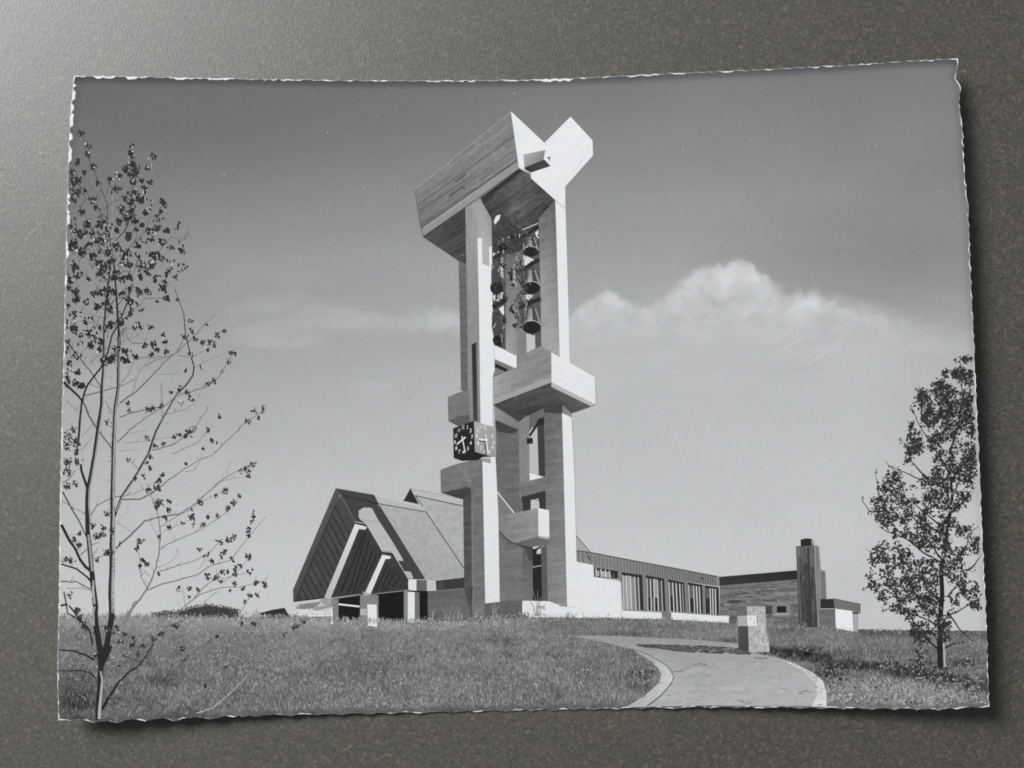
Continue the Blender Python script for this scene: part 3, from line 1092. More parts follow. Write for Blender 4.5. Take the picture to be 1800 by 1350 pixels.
# lower storey: walls seen between the posts
tow.poly("870,735 912,752 914,903 918,958 919,1057 878,1060 873,905", [98, 100, 106, 108, 110, 110, 104], ang=4, amp=24, mot=10)
tow.poly("871,737 912,756 900,762 872,758", 64, mot=8)
tow.poly("867,708 912,739 912,756 871,738", [140, 118, 112, 132], ang=-30, amp=14)
tow.poly("912,739 926,728 956,716 958,842 914,905", 100, ang=90, amp=8, mot=8)
tow.poly("912,740 930,731 931,905 914,903", 126, ang=90, amp=12, mot=10)
tow.poly("930,760 934,753 945,747 947,834 931,845", 180)
tow.poly("944,740 956,736 959,838 947,834", 62, ang=90, amp=10)
tow.line("951,735 943,748 931,766", 4.5, 40)
tow.poly("944,738 956,733 957,746 945,748", 44)
tow.poly("926,770 936.5,770 937,780 926,780.5", 38)
tow.line("934,762 932,770", 1.2, 40)
tow.poly("931,831 957,839 931,844.7", 226)
tow.poly("914,850 958,838 961,862 916,873.5", 110, ang=8, amp=18, mot=8)
tow.poly("916,873.5 961,862 961,898 947,896 933,898 916,903", 54, mot=6)
tow.poly("933,879 948,876 948,893.5 933,897", 184)
tow.line("933,876.5 948,880.5", 0.9, 40)
tow.poly("880,867 917,876 921,905 904,903", 100, mot=8)
tow.poly("874.5,866 903,901 876,905", 118, mot=5)
tow.line("874.5,865 904,902", 1.7, 232)
# ground storey
tow.poly("878,952 919,956 919,1057 879,1060", [106, 106, 114, 112], ang=3, amp=26, mot=10)
tow.poly("918,957 937,960 937,1056 919,1056", [86, 90, 112, 112], ang=4, amp=20, mot=8)
tow.poly("921,960 937,962 936,985 930,985", 70)
tow.poly("936,966 952,960 953,1057 937,1056", 40, mot=5)
tow.poly("944,967 951,963 951,973 943,974", 190)
tow.line("936,997 952,994", 1.0, 200)
tow.poly("951,962 964,959 965,1057 953,1056", 88, ang=90, amp=12, mot=6)
# plinth
tow.poly("850,1059 918,1055.5 918,1079 912,1086 852,1088", 94, ang=1, amp=10, mot=8)
tow.poly("981,1057 998,1063 998,1067 984,1066", 150, mot=20)
# right-hand post
tow.poly("956,716 988,707 997,1066 984,1064 963,1056", [96, 108, 134, 132, 126], ang=6, amp=24, mot=8)
tow.poly("988,709 1005,722 1005,734 988,727", [118, 140, 136, 120], mot=6)
tow.poly("988,726 1005,734 1010,840 1013.6,986 1016,990 1016,1068 997,1066.5 991,840", [232, 232, 230, 229, 229, 229, 229, 231], ang=2, amp=10, mot=7)
# second left post, lower block, and the front post to the ground
tow.poly("814,866 829,860 830,1088 822,1060 817,1040 816,1036", 78, ang=5, amp=22, mot=8)
tow.poly("774,826 792,819 814,812.5 830,809 850,806 850,850 828,866 822,856 775,866.5", 112, ang=14, amp=24, mot=8)
tow.poly("800,816 822,811 829,848 826,856", 118, ang=-55, amp=12)
tow.poly("775,866.5 822,855 829,862 814,878", [66, 74, 66, 60], ang=12, amp=10)
tow.poly("828,862 826,850 848,838 848,806 850,906 853,1060 852,1088 830,1089", 108, ang=6, amp=22, mot=10)
tow.line("814,867 828,858", 1.2, 52)
tow.line("830,870 832,1060", 0.8, 134)
tow.line("830.5,1030 828,1062", 1.6, 44, 0.8)
tow.poly("848,806 862,806 862.5,815 848,811", 152)
tow.poly("848,811 862.5,815 862.5,804 871,802 876,905 878.5,1058 853,1060.5 850,905", [229, 229, 228, 226, 228, 224, 224, 228], ang=4, amp=10, mot=7)
# balcony
tow.poly("876,905 904,902 946,893 946.6,942 906,954.5 897,951 888,944 877,931", [122, 132, 140, 140, 134, 128, 122, 120], ang=8, amp=24, mot=8)
tow.poly("877,931 888,944 897,951 906,955.5 930,961 918,962 893,952 878,936", 66)
tow.poly("906,954.5 946.6,942 965,948 962,960 930,961", 104, ang=6, amp=14)
tow.poly("946,893 965,897 966,944 946.6,942", 231, mot=3)
tow.poly("946.6,942 966,944 964.5,948.5 947,945", 166)

# upper posts
tow.poly("806,456 820,452 823,690 810,686 809,600", 98, ang=6, amp=24, mot=8)
tow.poly("818,362 840,349 842,548 844.5,745 825,745 822,600", [144, 150, 134, 130, 128, 134], ang=90, amp=16, mot=8)
tow.poly("829,606 837,601 839,742 832,742", [44, 40, 60, 70], ang=90, amp=8)
tow.line("838.6,603 840,742", 1.0, 92)
# block beside the clock
tow.poly("787,698 806,690 824,684.5 826,742 806,749.5 788,740.5", 112, ang=14, amp=22, mot=8)
tow.poly("788,740.5 803,733 825,728 826,745 806,749.5", 88, ang=14, amp=12)
# belfry interior
tow.poly("844,348 912,296 932,308 977,352 950,384 951,612 866,612 864,385", [60, 84, 82, 66, 66, 90, 90, 60], ang=33, amp=46, mot=8)
tow.poly("844,348 911,297 918,301 852,352", 48)
tow.poly("866,440 886,440 889,615 868,606", 82, mot=14)
tow.poly("888,430 922,430 927,618 905,640 889,620", [96, 100, 150, 152, 150], ang=90, amp=10, mot=20)
tow.poly("907,430 922,430 927,618 909,630", [112, 112, 122, 126], mot=14)
tow.poly("896,472 901,471 901,494 896,493", 44)
tow.poly("898,536 904,534 905,551 899,551", 42)
tow.poly("903,476 907,474 907,488 903,490", 168)
tow.poly("864,375 880,372 910,400 922,436 905,446 886,446 868,440", 64, mot=18)
tow.poly("868,389 872,379.5 880,377 878,385 870,395", 222)
tow.poly("866,446 878,440.5 879,447 867,453", 214)
tow.poly("880,455 884,450 885,490 880,484", 186)
tow.poly("866,520 884,513.5 885,521 876,530 868,528", 208)
tow.poly("877,542 886,537 886,556 881,550", 214)
tow.poly("920,448 937,455 938,462 930,462 921,470", 206)
tow.poly("923,518 938,518 931,527 924,525", 206)
tow.poly("925,586 941,590 941,612 926,620", 186)
tow.poly("938,412 946,404 947,420 941,414", 214)
tow.poly("937,450 950,446 952,612 941,611", 84, ang=5, amp=12)

# upper right post
tow.poly("947,384 976,351 978.4,420 984,628 951.6,613 950,500", [106, 94, 150, 158, 152, 146], ang=18, amp=20, mot=8)
tow.poly("976,352 994,367 995.6,420 998,500 1001.6,640 984,628 978.4,420", [228, 230, 230, 230, 229, 229, 229], mot=3)

# front post of the belfry with the notch of shade
tow.poly("839.3,349.5 843,350 853.5,367 864.2,385 866,549 868,606 869.6,662 866,665 866,749 845,745 844,690 842,548",
         [168, 166, 152, 146, 230, 230, 229, 229, 228, 228, 229, 229], ang=4, amp=9, mot=6)
tow.poly("839,349 843,350 864.3,386 864.5,433.5 860,433 847,418.5 839.4,419", [146, 150, 136, 160, 160, 164, 160], ang=60, amp=10, mot=6)
tow.poly("839.4,419 847,419 848,463 860,469 860,434 864.5,434 866,549 867,640 844,640 842,548", 230, mot=3)
tow.poly("847.6,419 860,433 860,469 848,462.6", 168)
# short white cross beam and its soffit
tow.poly("870,631 907,648 897,651 884,656.5 866,664 869.6,650", 118, ang=-30, amp=14)
tow.poly("870,638 894,650 889,653.5 870,646", 40)
tow.poly("868.6,606 908,626 908,648 869.6,631", 234, mot=2)
# big cross beam
tow.poly("866,665 884,656.5 896,651 908,646 908,628 951.4,608 969,619 969.3,671.5 868,711", [158, 142, 138, 134, 130, 132, 134, 128, 146], ang=20, amp=26, mot=8)
tow.poly("869,701 969.3,662 969.3,671.5 868,711", 156, ang=20, amp=14)
tow.poly("868,711 969.5,672 969,680 1040,714 1004,726.5 985,708 956,716 930,729 916,730.5 871,715", [60, 70, 74, 96, 80, 72, 62, 54, 64, 70], ang=20, amp=22, mot=6)
tow.poly("870,714 916,729 926,728 912,741", 66, mot=6)
tow.poly("956,716 988,707 988,727 956,724", 64, mot=6)
tow.poly("969.4,672 1047,710.5 1040,714.6 969,680", 174, mot=5)
tow.poly("969,619.5 1001.6,638 1046,663 1047.2,711 969.6,672", [231, 230, 228, 226, 231], ang=-28, amp=13, mot=7)

# soffit and flank of the crown
tow.poly("743,416.5 818,364 819.5,463 806,459", [76, 64, 66, 70], ang=33, amp=34, mot=6)
tow.poly("898,197 911,290 912.5,297 844,348.5 818,365 743,416.5 738,390 729,334", [124, 121, 117, 122, 117, 115, 113, 119], ang=34, amp=30, mot=8)
for a, b, w, v in (((734, 361), (905, 238), 2.0, 92), ((737, 378), (908, 262), 1.4, 96), ((736, 372), (830, 309), 1.6, 86), ((742, 392), (836, 330), 1.4, 84),
                   ((800, 320), (820, 305), 3.0, 84), ((790, 345), (816, 327), 3.0, 88), ((812, 296), (907, 232), 1.2, 100), ((732, 345), (900, 222), 1.0, 126),
                   ((740, 400), (909, 281), 2.2, 82)):
    tow.line([a, b], w, v, new=False)
for x, y in ((812, 290), (813, 306), (816, 325), (790, 345), (808, 276)):
    tow.line([(x, y), (x + .8, y + 11)], 0.8, 88, new=False)
tow.poly("742,401 909.5,284 912.5,297 743,416.5", 142, ang=34, amp=14, mot=5)
tow.line("729,334 898,197", 0.9, 160)
tow.line("743,416.5 912,297", 1.1, 62)
tow.line("729.5,335 738,391 743.5,416.5", 1.2, 92)
# bright front of the crown
tow.poly("898,195.5 957,251 1003,205 1041.6,247 1042.4,273.5 993.6,327.6 994,367 976,351.5 933,313 933,304 921,299.5 912,294.5",
         [232, 233, 233, 232, 231, 230, 229, 229, 231, 231, 230, 231], ang=45, amp=13, mot=7)
tow.line("976,352 994,366.8", 1.0, 150)
tow.line("1038,259 1012,298", .7, 205)
tow.poly("920,273.5 959,265 957,280.5 922,295.5", [166, 128, 120, 140], ang=12, amp=10)
tow.poly("957,280.5 968,292 933,303.5 923,298.5 921,295", [62, 70, 62, 44, 52], mot=4)
tow.poly("961,276 968.4,275 966.5,283.5", 128)
tow.line("920,272.6 959,264.2", 0.9, 60)
tow.poly("1013.4,987.6 1042.5,993 1044,1014.5 1091,1023.5 1092,1086 1016,1086 1000,1080 1000,1070 1013.8,1067", 229, ang=3, amp=9, mot=9)
to = tow.build(PRINT)

# bells, their yokes and striking wheels
def bell(cx, cy, rx, ry, tx, ty, tw, light=True):
    b = Sheet('bell', to)
    bl, br = cx - rx * 0.82, cx + rx * 0.98
    b.poly([(tx - tw, ty), (tx + tw, ty), (tx + tw * 1.25, ty + (cy - ty) * .55), (br, cy - ry * 0.2), (bl, cy - ry * 0.4), (tx - tw * 1.1, ty + (cy - ty) * .5)], 70, mot=6)
    if light:
        b.poly([(tx - tw * .8, ty + 1), (tx + tw * .05, ty + 1), (tx + tw * .2, cy - ry * 1.2), (cx + rx * .2, cy - ry * .6), (bl + 1, cy - ry * .55), (tx - tw, cy - ry * 1.7)],
               [96, 150, 170, 186, 168, 112], mot=8)
        b.poly([(tx + tw * .7, ty + 1), (tx + tw * .95, ty + 1), (br - 1, cy - ry * .8), (br - 3, cy - ry * .6)], 150)
    b.poly([(cx + rx * math.cos(a * math.pi / 9), cy + ry * math.sin(a * math.pi / 9)) for a in range(18)], 34, mot=3)
    b.line([(cx + rx * math.cos(a), cy - ry * math.sin(a)) for a in [math.pi * (0.08 + 0.105 * k) for k in range(9)]], 1.2, 178 if light else 92)
    b.line([(cx + 1, cy + ry * .5), (cx + 1, cy + ry + 2.5)], 2.2, 30)
    return b.build(PRINT)


bell(933, 442, 14, 9, 934, 416, 6)
bell(934.5, 505.5, 15.6, 11, 934, 473, 7)
bell(934.5, 575, 16.8, 11.5, 934.5, 541, 7.6)
bell(873, 506, 11.5, 11.5, 870, 465, 6, False)
bell(876, 598, 10, 10, 872, 549, 7, False)
bell(884, 434, 8.5, 8, 885, 418, 5, False)
fr = Sheet('bell_frame', to)
fr.line("913,419 946.6,398.6", 5.0, 38)
fr.line("913,477 948,456", 6.2, 40)
fr.line("911,542 950.5,524.5", 7.0, 42)
fr.line("931,464 936,459", 3.2, 36)
fr.line("929,532 937,527", 3.4, 36)
fr.line("866,455 884,443", 5.5, 36)
fr.line("866,540 890,527", 7.5, 36)
for cx, cy, rx, ry in ((913, 486, 9.5, 26), (915, 488, 11, 24), (913, 548, 9.5, 26), (915, 550, 11, 25), (905, 415, 8, 18), (909, 420, 9, 20), (874, 452, 8, 20), (872, 520, 7, 22)):
    fr.line([(cx + rx * math.cos(a) + 3 * math.sin(a), cy + ry * math.sin(a)) for a in [-2.4 + .35 * k for k in range(13)]], 1.3, 62)
    fr.line([(cx - 2, cy - ry * .8), (cx + 3, cy + ry * .8)], 1.1, 60)
    fr.line([(cx + 3, cy - ry * .7), (cx + 6, cy + ry * .7)], 1.4, 48)
fr.line("905,480 914,497 920,503", 1.8, 44)
fr.line("905,545 912,562 920,570", 1.8, 44)
fr.line("872,440 874,455 884,468", 2.0, 40)
fr.line("872,510 871,535 878,550 886,560", 1.8, 60)
for x, y, r_ in ((885, 468, 5), (889, 522, 6), (886, 563, 6.5), (896, 480, 4.5), (899, 543, 6), (902, 501, 5), (904, 572, 5), (898, 418, 7), (884, 432, 6), (898, 437, 6), (908, 477, 4), (911, 478, 3)):
    for k in range(9):
        fr.leaf((random.gauss(x, r_ * .3), random.gauss(y, r_ * .3)), r_ * U(.3, .6), U(34, 66), asp=.8)
for x, y in ((897, 478), (902, 497), (902, 541), (905, 545), (884, 420), (894, 419), (920, 432), (913, 414)):
    fr.line([(x, y - 4), (x + .6, y + 4)], 1.0, 200, new=False)
for k in range(330):
    x, y = U(868, 946), U(392, 452)
    if R() < .5:
        x, y = random.choice(((U(868, 890), U(440, 610)), (U(906, 926), U(450, 580))))
    fr.leaf((x, y), U(1.2, 3.2), random.choice((38, 46, 56, 70, 92)), asp=U(.25, .7))
for k in range(34):
    x, y = random.choice(((U(868, 888), U(430, 600)), (U(900, 930), U(400, 590))))
    a_ = U(0.9, 2.3)
    l_ = U(5, 16)
    fr.line([(x, y), (x + l_ * math.cos(a_), y + l_ * math.sin(a_))], U(.8, 1.6), random.choice((40, 52, 64, 176)))
fr.line("918,404 946,392.5", 1.4, 196)
fr.build(PRINT)

# ------------------------------------------------------- the cube clock
ck = Sheet('clock', to)
ck.poly("796.3,753.3 833,739.8 834.7,794 797.3,805", [42, 38, 36, 38])
ck.poly("833,739.8 872,752.7 872.4,804 862.7,802.5 834.7,794", [164, 154, 150, 146, 154], mot=6)
ck.poly("797.3,805 834.7,794 863,802.6 848,803.5 840,809 812,810.2", 36)
ck.line("833,740 834.7,794", 0.8, 90)
ck.line("796.3,753.3 833,739.8", 0.8, 60)


def glyphs(body):
    cu = bpy.data.curves.new('numeral', 'FONT')
    cu.body = body
    cu.align_x = 'CENTER'
    cu.align_y = 'CENTER'
    cu.size = 1.0
    cu.offset = 0.012
    cu.resolution_u = 3
    ob = bpy.data.objects.new('numeral', cu)
    COL.objects.link(ob)
    dg = bpy.context.evaluated_depsgraph_get()
    ev_ = ob.evaluated_get(dg)
    me_ = ev_.to_mesh()
    out = [[tuple(me_.vertices[i].co[:2]) for i in p.vertices] for p in me_.polygons]
    ev_.to_mesh_clear()
    bpy.data.objects.remove(ob)
    bpy.data.curves.remove(cu)
    return out


ckn = Sheet('numeral', to)
LEFT = {12: (505, 470), 1: (625, 472), 2: (710, 557), 3: (745, 710), 4: (712, 885), 5: (640, 1030), 6: (520, 1112), 7: (410, 1112), 8: (330, 1020), 9: (295, 870),
        10: (320, 697), 11: (400, 552)}
RIGHT = {12: (1080, 470), 11: (970, 465), 10: (890, 558), 9: (870, 702), 8: (905, 892), 7: (990, 1020), 6: (1095, 1105), 5: (1212, 1118), 4: (1285, 1002),
         3: (1312, 870), 2: (1282, 702), 1: (1192, 552)}
for tabs, ex, ey, v in ((LEFT, (1, -0.35), (0.02, -1), 214), (RIGHT, (1, 0.33), (0.02, -1), 240)):
    for n_, (cx, cy) in tabs.items():
        cx, cy = 780 + cx / 15.0, 720 + cy / 15.0
        sx = 7.6 if n_ < 10 else 5.0
        sy = 9.4
        for f in glyphs(str(n_)):
            pts = [(cx + ex[0] * sx * a + ey[0] * sy * b, cy + ex[1] * sx * a + ey[1] * sy * b) for a, b in f]
            try:
                ckn.bit(pts, v, 0.0)
            except ValueError:
                pass
hd = Sheet('clock_hand', to)
hd.line("812,766.5 817.8,795.5", 1.9, 222)
hd.line("818.4,768.3 803.2,781", 2.6, 218)
hd.line("851.5,766.5 854.5,799.5", 1.6, 60, 2.2)
hd.line("842,774.8 852.5,776.5", 1.8, 66)
hd.line("853.2,764 858.2,798.4", 1.9, 240)
hd.line("857.5,773.2 842.2,772.2", 2.8, 240)
ck.build(PRINT)
ckn.build(PRINT)
hd.build(PRINT)

# weeds and stones at the foot of the tower
wd = Sheet('printed_weeds', card)
for x0, h_ in ((784, 26), (790, 34), (797, 22), (806, 30), (812, 18), (834, 24), (850, 16), (866, 34), (871, 26), (939, 40), (944, 34), (950, 26), (760, 22), (945, 46)):
    for k in range(3):
        y0 = hor(x0) + 1
        a = random.gauss(0, .16)
        wd.line([(x0 + U(-3, 3), y0), (x0 + h_ * .5 * math.sin(a), y0 - h_ * .5), (x0 + h_ * math.sin(a * 1.5), y0 - h_ * U(.7, 1))], 0.9, U(120, 172), .4, new=False)
for k in range(520):
    x = U(752, 930)
    y = hor(x) + abs(random.gauss(0, 6)) - 4
    wd.leaf((x, y), U(.7, 1.8), random.choice((64, 84, 150, 168)))
for k in range(2600):
    x = U(106, 760) if R() < .72 else U(930, 1735)
    if 1100 < x < 1345 and R() < .5:
        continue
    big_ = 1.0 if x < 760 else .6
    y = hor(x) + U(-.5, 7)
    l = U(2.5, 7.5) * big_ * (1.6 if R() < .08 else 1)
    a = random.gauss(0, .35)
    q = (x + l * math.sin(a), y - l * math.cos(a))
    v = U(128, 196) if R() < .68 else U(70, 104)
    w = U(.7, 1.3)
    if inside(q, 4) and inside((x, y), 4):
        wd.bit([(x - w / 2, y), (x + w / 2, y), q], v)
        if R() < .3:
            wd.leaf(q, U(.7, 1.5), v + 8)
for x, y, r_, v in ((935, 1080, 9, 226), (984, 1079, 7, 222), (999, 1078, 5, 196), (1004, 1081, 4, 224), (1026, 1079, 7, 222), (1040, 1080, 8, 226), (1055, 1081, 8, 226),
                    (998, 1080, 2.5, 110), (1013, 1079, 2, 120), (1069, 1080, 2, 130), (1024, 1078, 2, 150)):
    wd.leaf((x, y), r_, v, rot=U(-.15, .15), asp=.55)
    wd.line([(x + r_ * .75, y - 2.4), (x + r_ * .9, y + 2)], .9, 130, new=False)
for k in range(260):
    x = U(930, 1280)
    y = hor(x) + abs(random.gauss(0, 3)) - 1.5
    wd.leaf((x, y), U(.7, 1.6), random.choice((78, 100, 130, 150)))
wd.build(PRINT)

# ---------------------------------------------------------------- stone marker
sm_ = Sheet('printed_stone_marker', card)
sm_.poly("1312.6,1066 1345,1065.5 1346.5,1087 1348,1112 1353,1139 1352.5,1146 1330,1147 1316,1146", 168, ang=60, amp=36, mot=26, slen=2.5)
for k in range(80):
    p = (U(1318, 1350), U(1070, 1142))
    sm_.leaf(p, U(1.2, 3.2), U(196, 226) if R() < .5 else U(120, 142), rot=random.gauss(-1.0, .3), asp=.4)
sm_.poly("1296,1066 1312.6,1066 1312.8,1082.5 1296.5,1082.6", 100, mot=5)
sm_.poly("1297.4,1101 1315,1101 1316.2,1146 1298,1142.5", [78, 74, 66, 68], mot=5)
sm_.poly("1296,1082.6 1313,1082 1314.4,1100.6 1297,1101", 164, mot=5)
sm_.poly("1313,1082 1329.6,1081.5 1331,1099.8 1314.4,1100.6", 226, mot=6)
sm_.line("1330,1081.5 1331.6,1100", 1.2, 110)
sm_.line("1297,1101.6 1315,1101.6", 1.3, 50)
sm_.build(PRINT)

# ------------------------------------------------------------------ trees
def cv(pts, ox, oy, s=4.5):
    return [(ox + float(a) / s, oy + float(b) / s) for a, b in (w.split(',') for w in pts.split())]


def bend(pts, amp=0.8):
    """A few in-between points so that a branch wanders."""
    out = [pts[0]]
    for a, b in zip(pts, pts[1:]):
        d = math.hypot(b[0] - a[0], b[1] - a[1])
        n = max(1, int(d / 9))
        for i in range(1, n + 1):
            t = i / n
            j = amp if i < n else 0
            out.append((a[0] + (b[0] - a[0]) * t + random.gauss(0, j * .6), a[1] + (b[1] - a[1]) * t + random.gauss(0, j * .6)))
    return [p for p in out if inside(p, 1.5)]


lt = Sheet('printed_birch_tree', card)
tr = []


def stroke(S, pts, w, v, w2=None, amp=.8):
    p = bend(pts, amp)
    if len(p) > 1:
        S.line(p, w, v, w2, new=False)
    return p


A5 = (90, 200)
A6 = (90, 500)
A7 = (90, 800)
A8 = (90, 1000)
# thin upper and side branches: crop points, width, tone
THIN = [
    ("470,1050 450,850 440,700 380,560 330,430 280,330 270,220 230,150", A5, 1.6, .8, 62), ("490,1030 600,900 640,700 640,500 630,320", A5, 1.5, .7, 60),
    ("430,1130 360,1010 290,860 230,740", A5, 1.6, .7, 58), ("450,840 340,720 280,620 180,520", A5, 1.3, .7, 62), ("520,1200 640,1030 760,920 770,830 840,790", A5, 1.3, .6, 66),
    ("700,1250 860,1080 940,980 1060,990", A5, 1.3, .6, 70), ("520,1300 490,1150 460,950", A5, 2.2, 1.2, 90), ("1000,1040 1080,970 1095,900", A5, .8, .5, 88),
    ("880,1120 960,1060", A5, .8, .5, 80), ("790,340 800,480", A5, .7, .5, 150), ("480,1100 485,650", A5, .7, .5, 150), ("240,1250 330,1350", A5, .8, .6, 80),
    ("850,1170 970,1180", A5, .8, .5, 88), ("910,740 980,700", A5, .7, .4, 100), ("650,1030 680,960 660,880", A5, .9, .5, 70), ("440,640 470,530", A5, 1, .6, 64),
    ("110,440 200,550 340,730 400,820", A6, 2.0, 1.6, 66), ("100,770 180,850 250,930", A6, 4.4, 3.4, 46), ("250,930 340,1110 480,1300", A6, 2.4, 1.8, 66),
    ("270,880 420,840 560,800 660,750", A6, 2.0, .9, 80), ("540,940 680,840 760,760 900,610 1000,530 1100,440 1200,330 1300,230", A6, 2.6, .8, 92),
    ("740,650 820,600 900,580 1000,540", A6, 1.4, .8, 96), ("640,860 700,680 780,590 800,520", A6, 1.2, .7, 104), ("520,1250 650,1130 750,1050 900,960", A6, 2.2, 1.3, 100),
    ("540,1050 620,1020 760,990 900,960 1000,880 1200,820 1320,740 1400,620 1440,530", A6, 1.6, 1.0, 82), ("800,1310 960,1270 1080,1190 1130,1140 1240,980", A6, 1.8, .8, 84),
    ("960,1340 1160,1250 1240,1150", A6, 1.3, .8, 100), ("1280,1340 1450,1180 1540,1090 1700,980", A6, 1.4, .9, 92), ("1130,660 1240,600 1360,550", A6, 1.1, .6, 110),
    ("870,780 880,1060", A6, .9, .9, 96), ("900,1100 950,1100", A6, .8, .5, 110), ("670,580 800,580 950,560", A6, 1.2, .8, 84), ("1000,560 1100,580 1220,520", A6, 1, .6, 92),
    ("820,710 900,710 980,710", A6, .9, .6, 96), ("550,780 620,700 655,610", A6, 1.2, .7, 90), ("560,350 640,345", A6, .9, .6, 96), ("570,450 720,390", A6, .8, .5, 110),
    ("640,465 740,470 810,475", A6, 1.2, .8, 70), ("900,1030 1060,990 1150,920 1180,860", A6, 1, .6, 100), ("580,1255 760,1240 960,1200", A6, 1, .6, 108),
    ("540,1320 700,1310", A6, .9, .5, 120), ("600,1180 760,1150", A6, .8, .5, 120), ("910,470 910,520", A6, .9, .6, 100), ("1000,530 1060,400", A6, 1.3, .8, 88),
    ("130,580 260,530", A6, .9, .6, 100), ("120,920 200,1000", A6, 1.1, .7, 88), ("300,780 380,820 420,860", A6, 1.2, .8, 84), ("430,920 470,1010", A6, 1, .6, 90),
    ("240,1200 310,1130", A6, 1, .6, 90), ("240,1310 330,1210", A6, 1.1, .7, 90), ("310,250 400,380", A6, 1.1, .7, 80), ("300,230 420,270", A6, 1, .7, 80),
    ("500,200 560,120 640,60", A6, 1.6, .9, 70), ("590,230 700,170 740,110 900,110", A6, 1.2, .7, 74), ("520,340 600,250 660,200", A6, 1.3, .8, 70),
    ("90,290 150,400 220,520 280,650", A7, 2.6, 2.2, 74), ("80,550 130,650 200,760 230,830 310,920", A7, 5.0, 4.0, 42), ("80,860 200,900 290,970", A7, 2.8, 3.2, 50),
    ("75,1000 200,1000 310,1060", A7, 1.8, 1.6, 50), ("120,1055 240,1050 320,1075", A7, 1, .9, 90), ("80,360 180,420 270,470", A7, 1.3, 1.0, 90),
    ("310,480 360,400 470,340 600,320 740,270", A7, 1.7, .8, 82), ("230,790 320,710 380,690", A7, 1.6, .8, 66), ("300,880 330,800 370,730", A7, 1.4, .8, 70),
    ("330,820 440,790", A7, 1.4, .8, 80), ("560,350 700,350 800,300 900,220 1050,110 1150,50 1280,0", A7, 2.4, 1.0, 92), ("1060,130 1140,115 1180,40", A7, 1, .6, 110),
    ("510,740 620,640 740,520 860,490 1000,470 1120,400 1270,270 1390,170 1500,110 1600,70", A7, 3.2, .9, 100), ("1270,270 1320,210 1400,190 1500,180", A7, 1.2, .6, 112),
    ("1390,170 1400,80", A7, .8, .5, 120), ("570,1340 650,1200 750,1070 800,970 850,800 865,650 850,500 830,400 790,320 760,220", A7, 3.4, 1.2, 116),
    ("760,1070 870,1020 1000,990 1150,950 1270,870 1420,830 1560,650 1700,480", A7, 2.0, .6, 104), ("830,930 950,890 1120,840 1240,790 1330,680", A7, 1.5, .7, 104),
    ("870,1300 1000,1250 1100,1160 1180,1100 1340,1050 1500,1040 1700,990", A7, 1.8, .7, 112), ("1130,1130 1200,1050 1290,980 1330,920", A7, 1.6, .8, 110),
    ("870,730 980,680 1180,590 1350,480 1450,400 1500,310", A7, 1.4, .7, 108), ("860,570 1000,480 1120,420 1180,370", A7, 1.3, .7, 106), ("1180,370 1300,320 1400,260", A7, .8, .5, 110),
    ("760,1050 710,960 700,860 690,760", A7, 1.4, .8, 100), ("780,960 720,900", A7, 1, .6, 110), ("1200,1170 1310,1080", A7, .9, .6, 120), ("1060,1190 1050,1090 1010,1060", A7, .9, .5, 110),
    ("840,890 940,850 1010,770", A7, .9, .5, 120), ("860,720 830,620 780,530", A7, 1.2, .6, 130), ("1310,900 1300,1000", A7, .8, .5, 120), ("1340,980 1560,930", A7, .9, .6, 120),
    ("1350,1010 1450,940 1560,820", A7, .9, .6, 118), ("520,540 560,480 620,450", A7, .9, .5, 120), ("510,530 600,580 640,610", A7, 1.1, .6, 110), ("890,600 1040,540 1110,500", A7, .9, .6, 112),
    ("1510,1220 1580,1110 1640,1100", A7, .9, .5, 110), ("730,270 700,230", A7, 1, .6, 80), ("700,120 640,60 615,40", A7, 1, .6, 80), ("1170,900 1240,800", A7, .7, .4, 130),
    ("90,220 140,190 190,120", A7, 1.6, 1, 70), ("100,1080 130,1250 200,1290 270,1350", A7, 2.2, 2.6, 58), ("75,1190 130,1180", A7, 3.5, 3.0, 44),
    ("400,1110 450,1030 540,890 620,810 700,760 760,680 810,590", A8, 4.6, 1.6, 42), ("620,860 760,800 920,765 1060,680 1280,530", A8, 1.3, .7, 130),
    ("70,640 180,650 270,680 340,720", A8, 2.2, 3.4, 44), ("60,805 250,805 320,830 355,870", A8, 1.7, 2.2, 44), ("1150,1140 1280,1100 1400,1000 1540,860", A8, 1.6, 1.0, 172),
    ("440,750 530,720 600,690", A8, 1.1, .7, 150), ("590,700 700,560 830,440", A8, 1.0, .7, 150), ("140,290 230,400 300,480 330,600", A8, 2.8, 3.2, 50),
    ("480,480 600,570 700,640 780,680", A8, 1.2, .7, 100), ("560,460 650,270 690,250", A8, 2.0, 2.4, 120), ("790,560 900,470 1010,420 1140,350", A8, 1.6, .9, 100),
    ("780,690 810,600", A8, 1.4, .8, 60), ("690,770 830,1010", A8, .9, .6, 140), ("600,920 800,1120", A8, .9, .6, 80), ("850,1170 980,1050 1120,990", A8, .9, .6, 130),
    ("880,1140 940,1060", A8, .9, .6, 80), ("450,1010 540,1000", A8, .8, .6, 110), ("860,460 1000,430", A8, 1.3, .9, 80),
]
for s_, o_, w1, w2, v in THIN:
    pts = cv(s_, *o_)
    stroke(lt, pts, w1 * 1.05, v - 6 if v < 80 else v + 6, w2)
    # little side twigs
    for q in bend(pts, 0)[2::2]:
        for _ in range(random.choice((0, 1, 1, 2))):
            a = -math.pi / 2 + U(-1.0, 1.1)
            l = U(4, 15)
            lt.line([q, (q[0] + l * .5 * math.cos(a), q[1] + l * .5 * math.sin(a)), (q[0] + l * math.cos(a + .2), q[1] + l * math.sin(a + .2))], .75, v + 14, .4, new=False) if inside((q[0] + l, q[1]), 14) else None
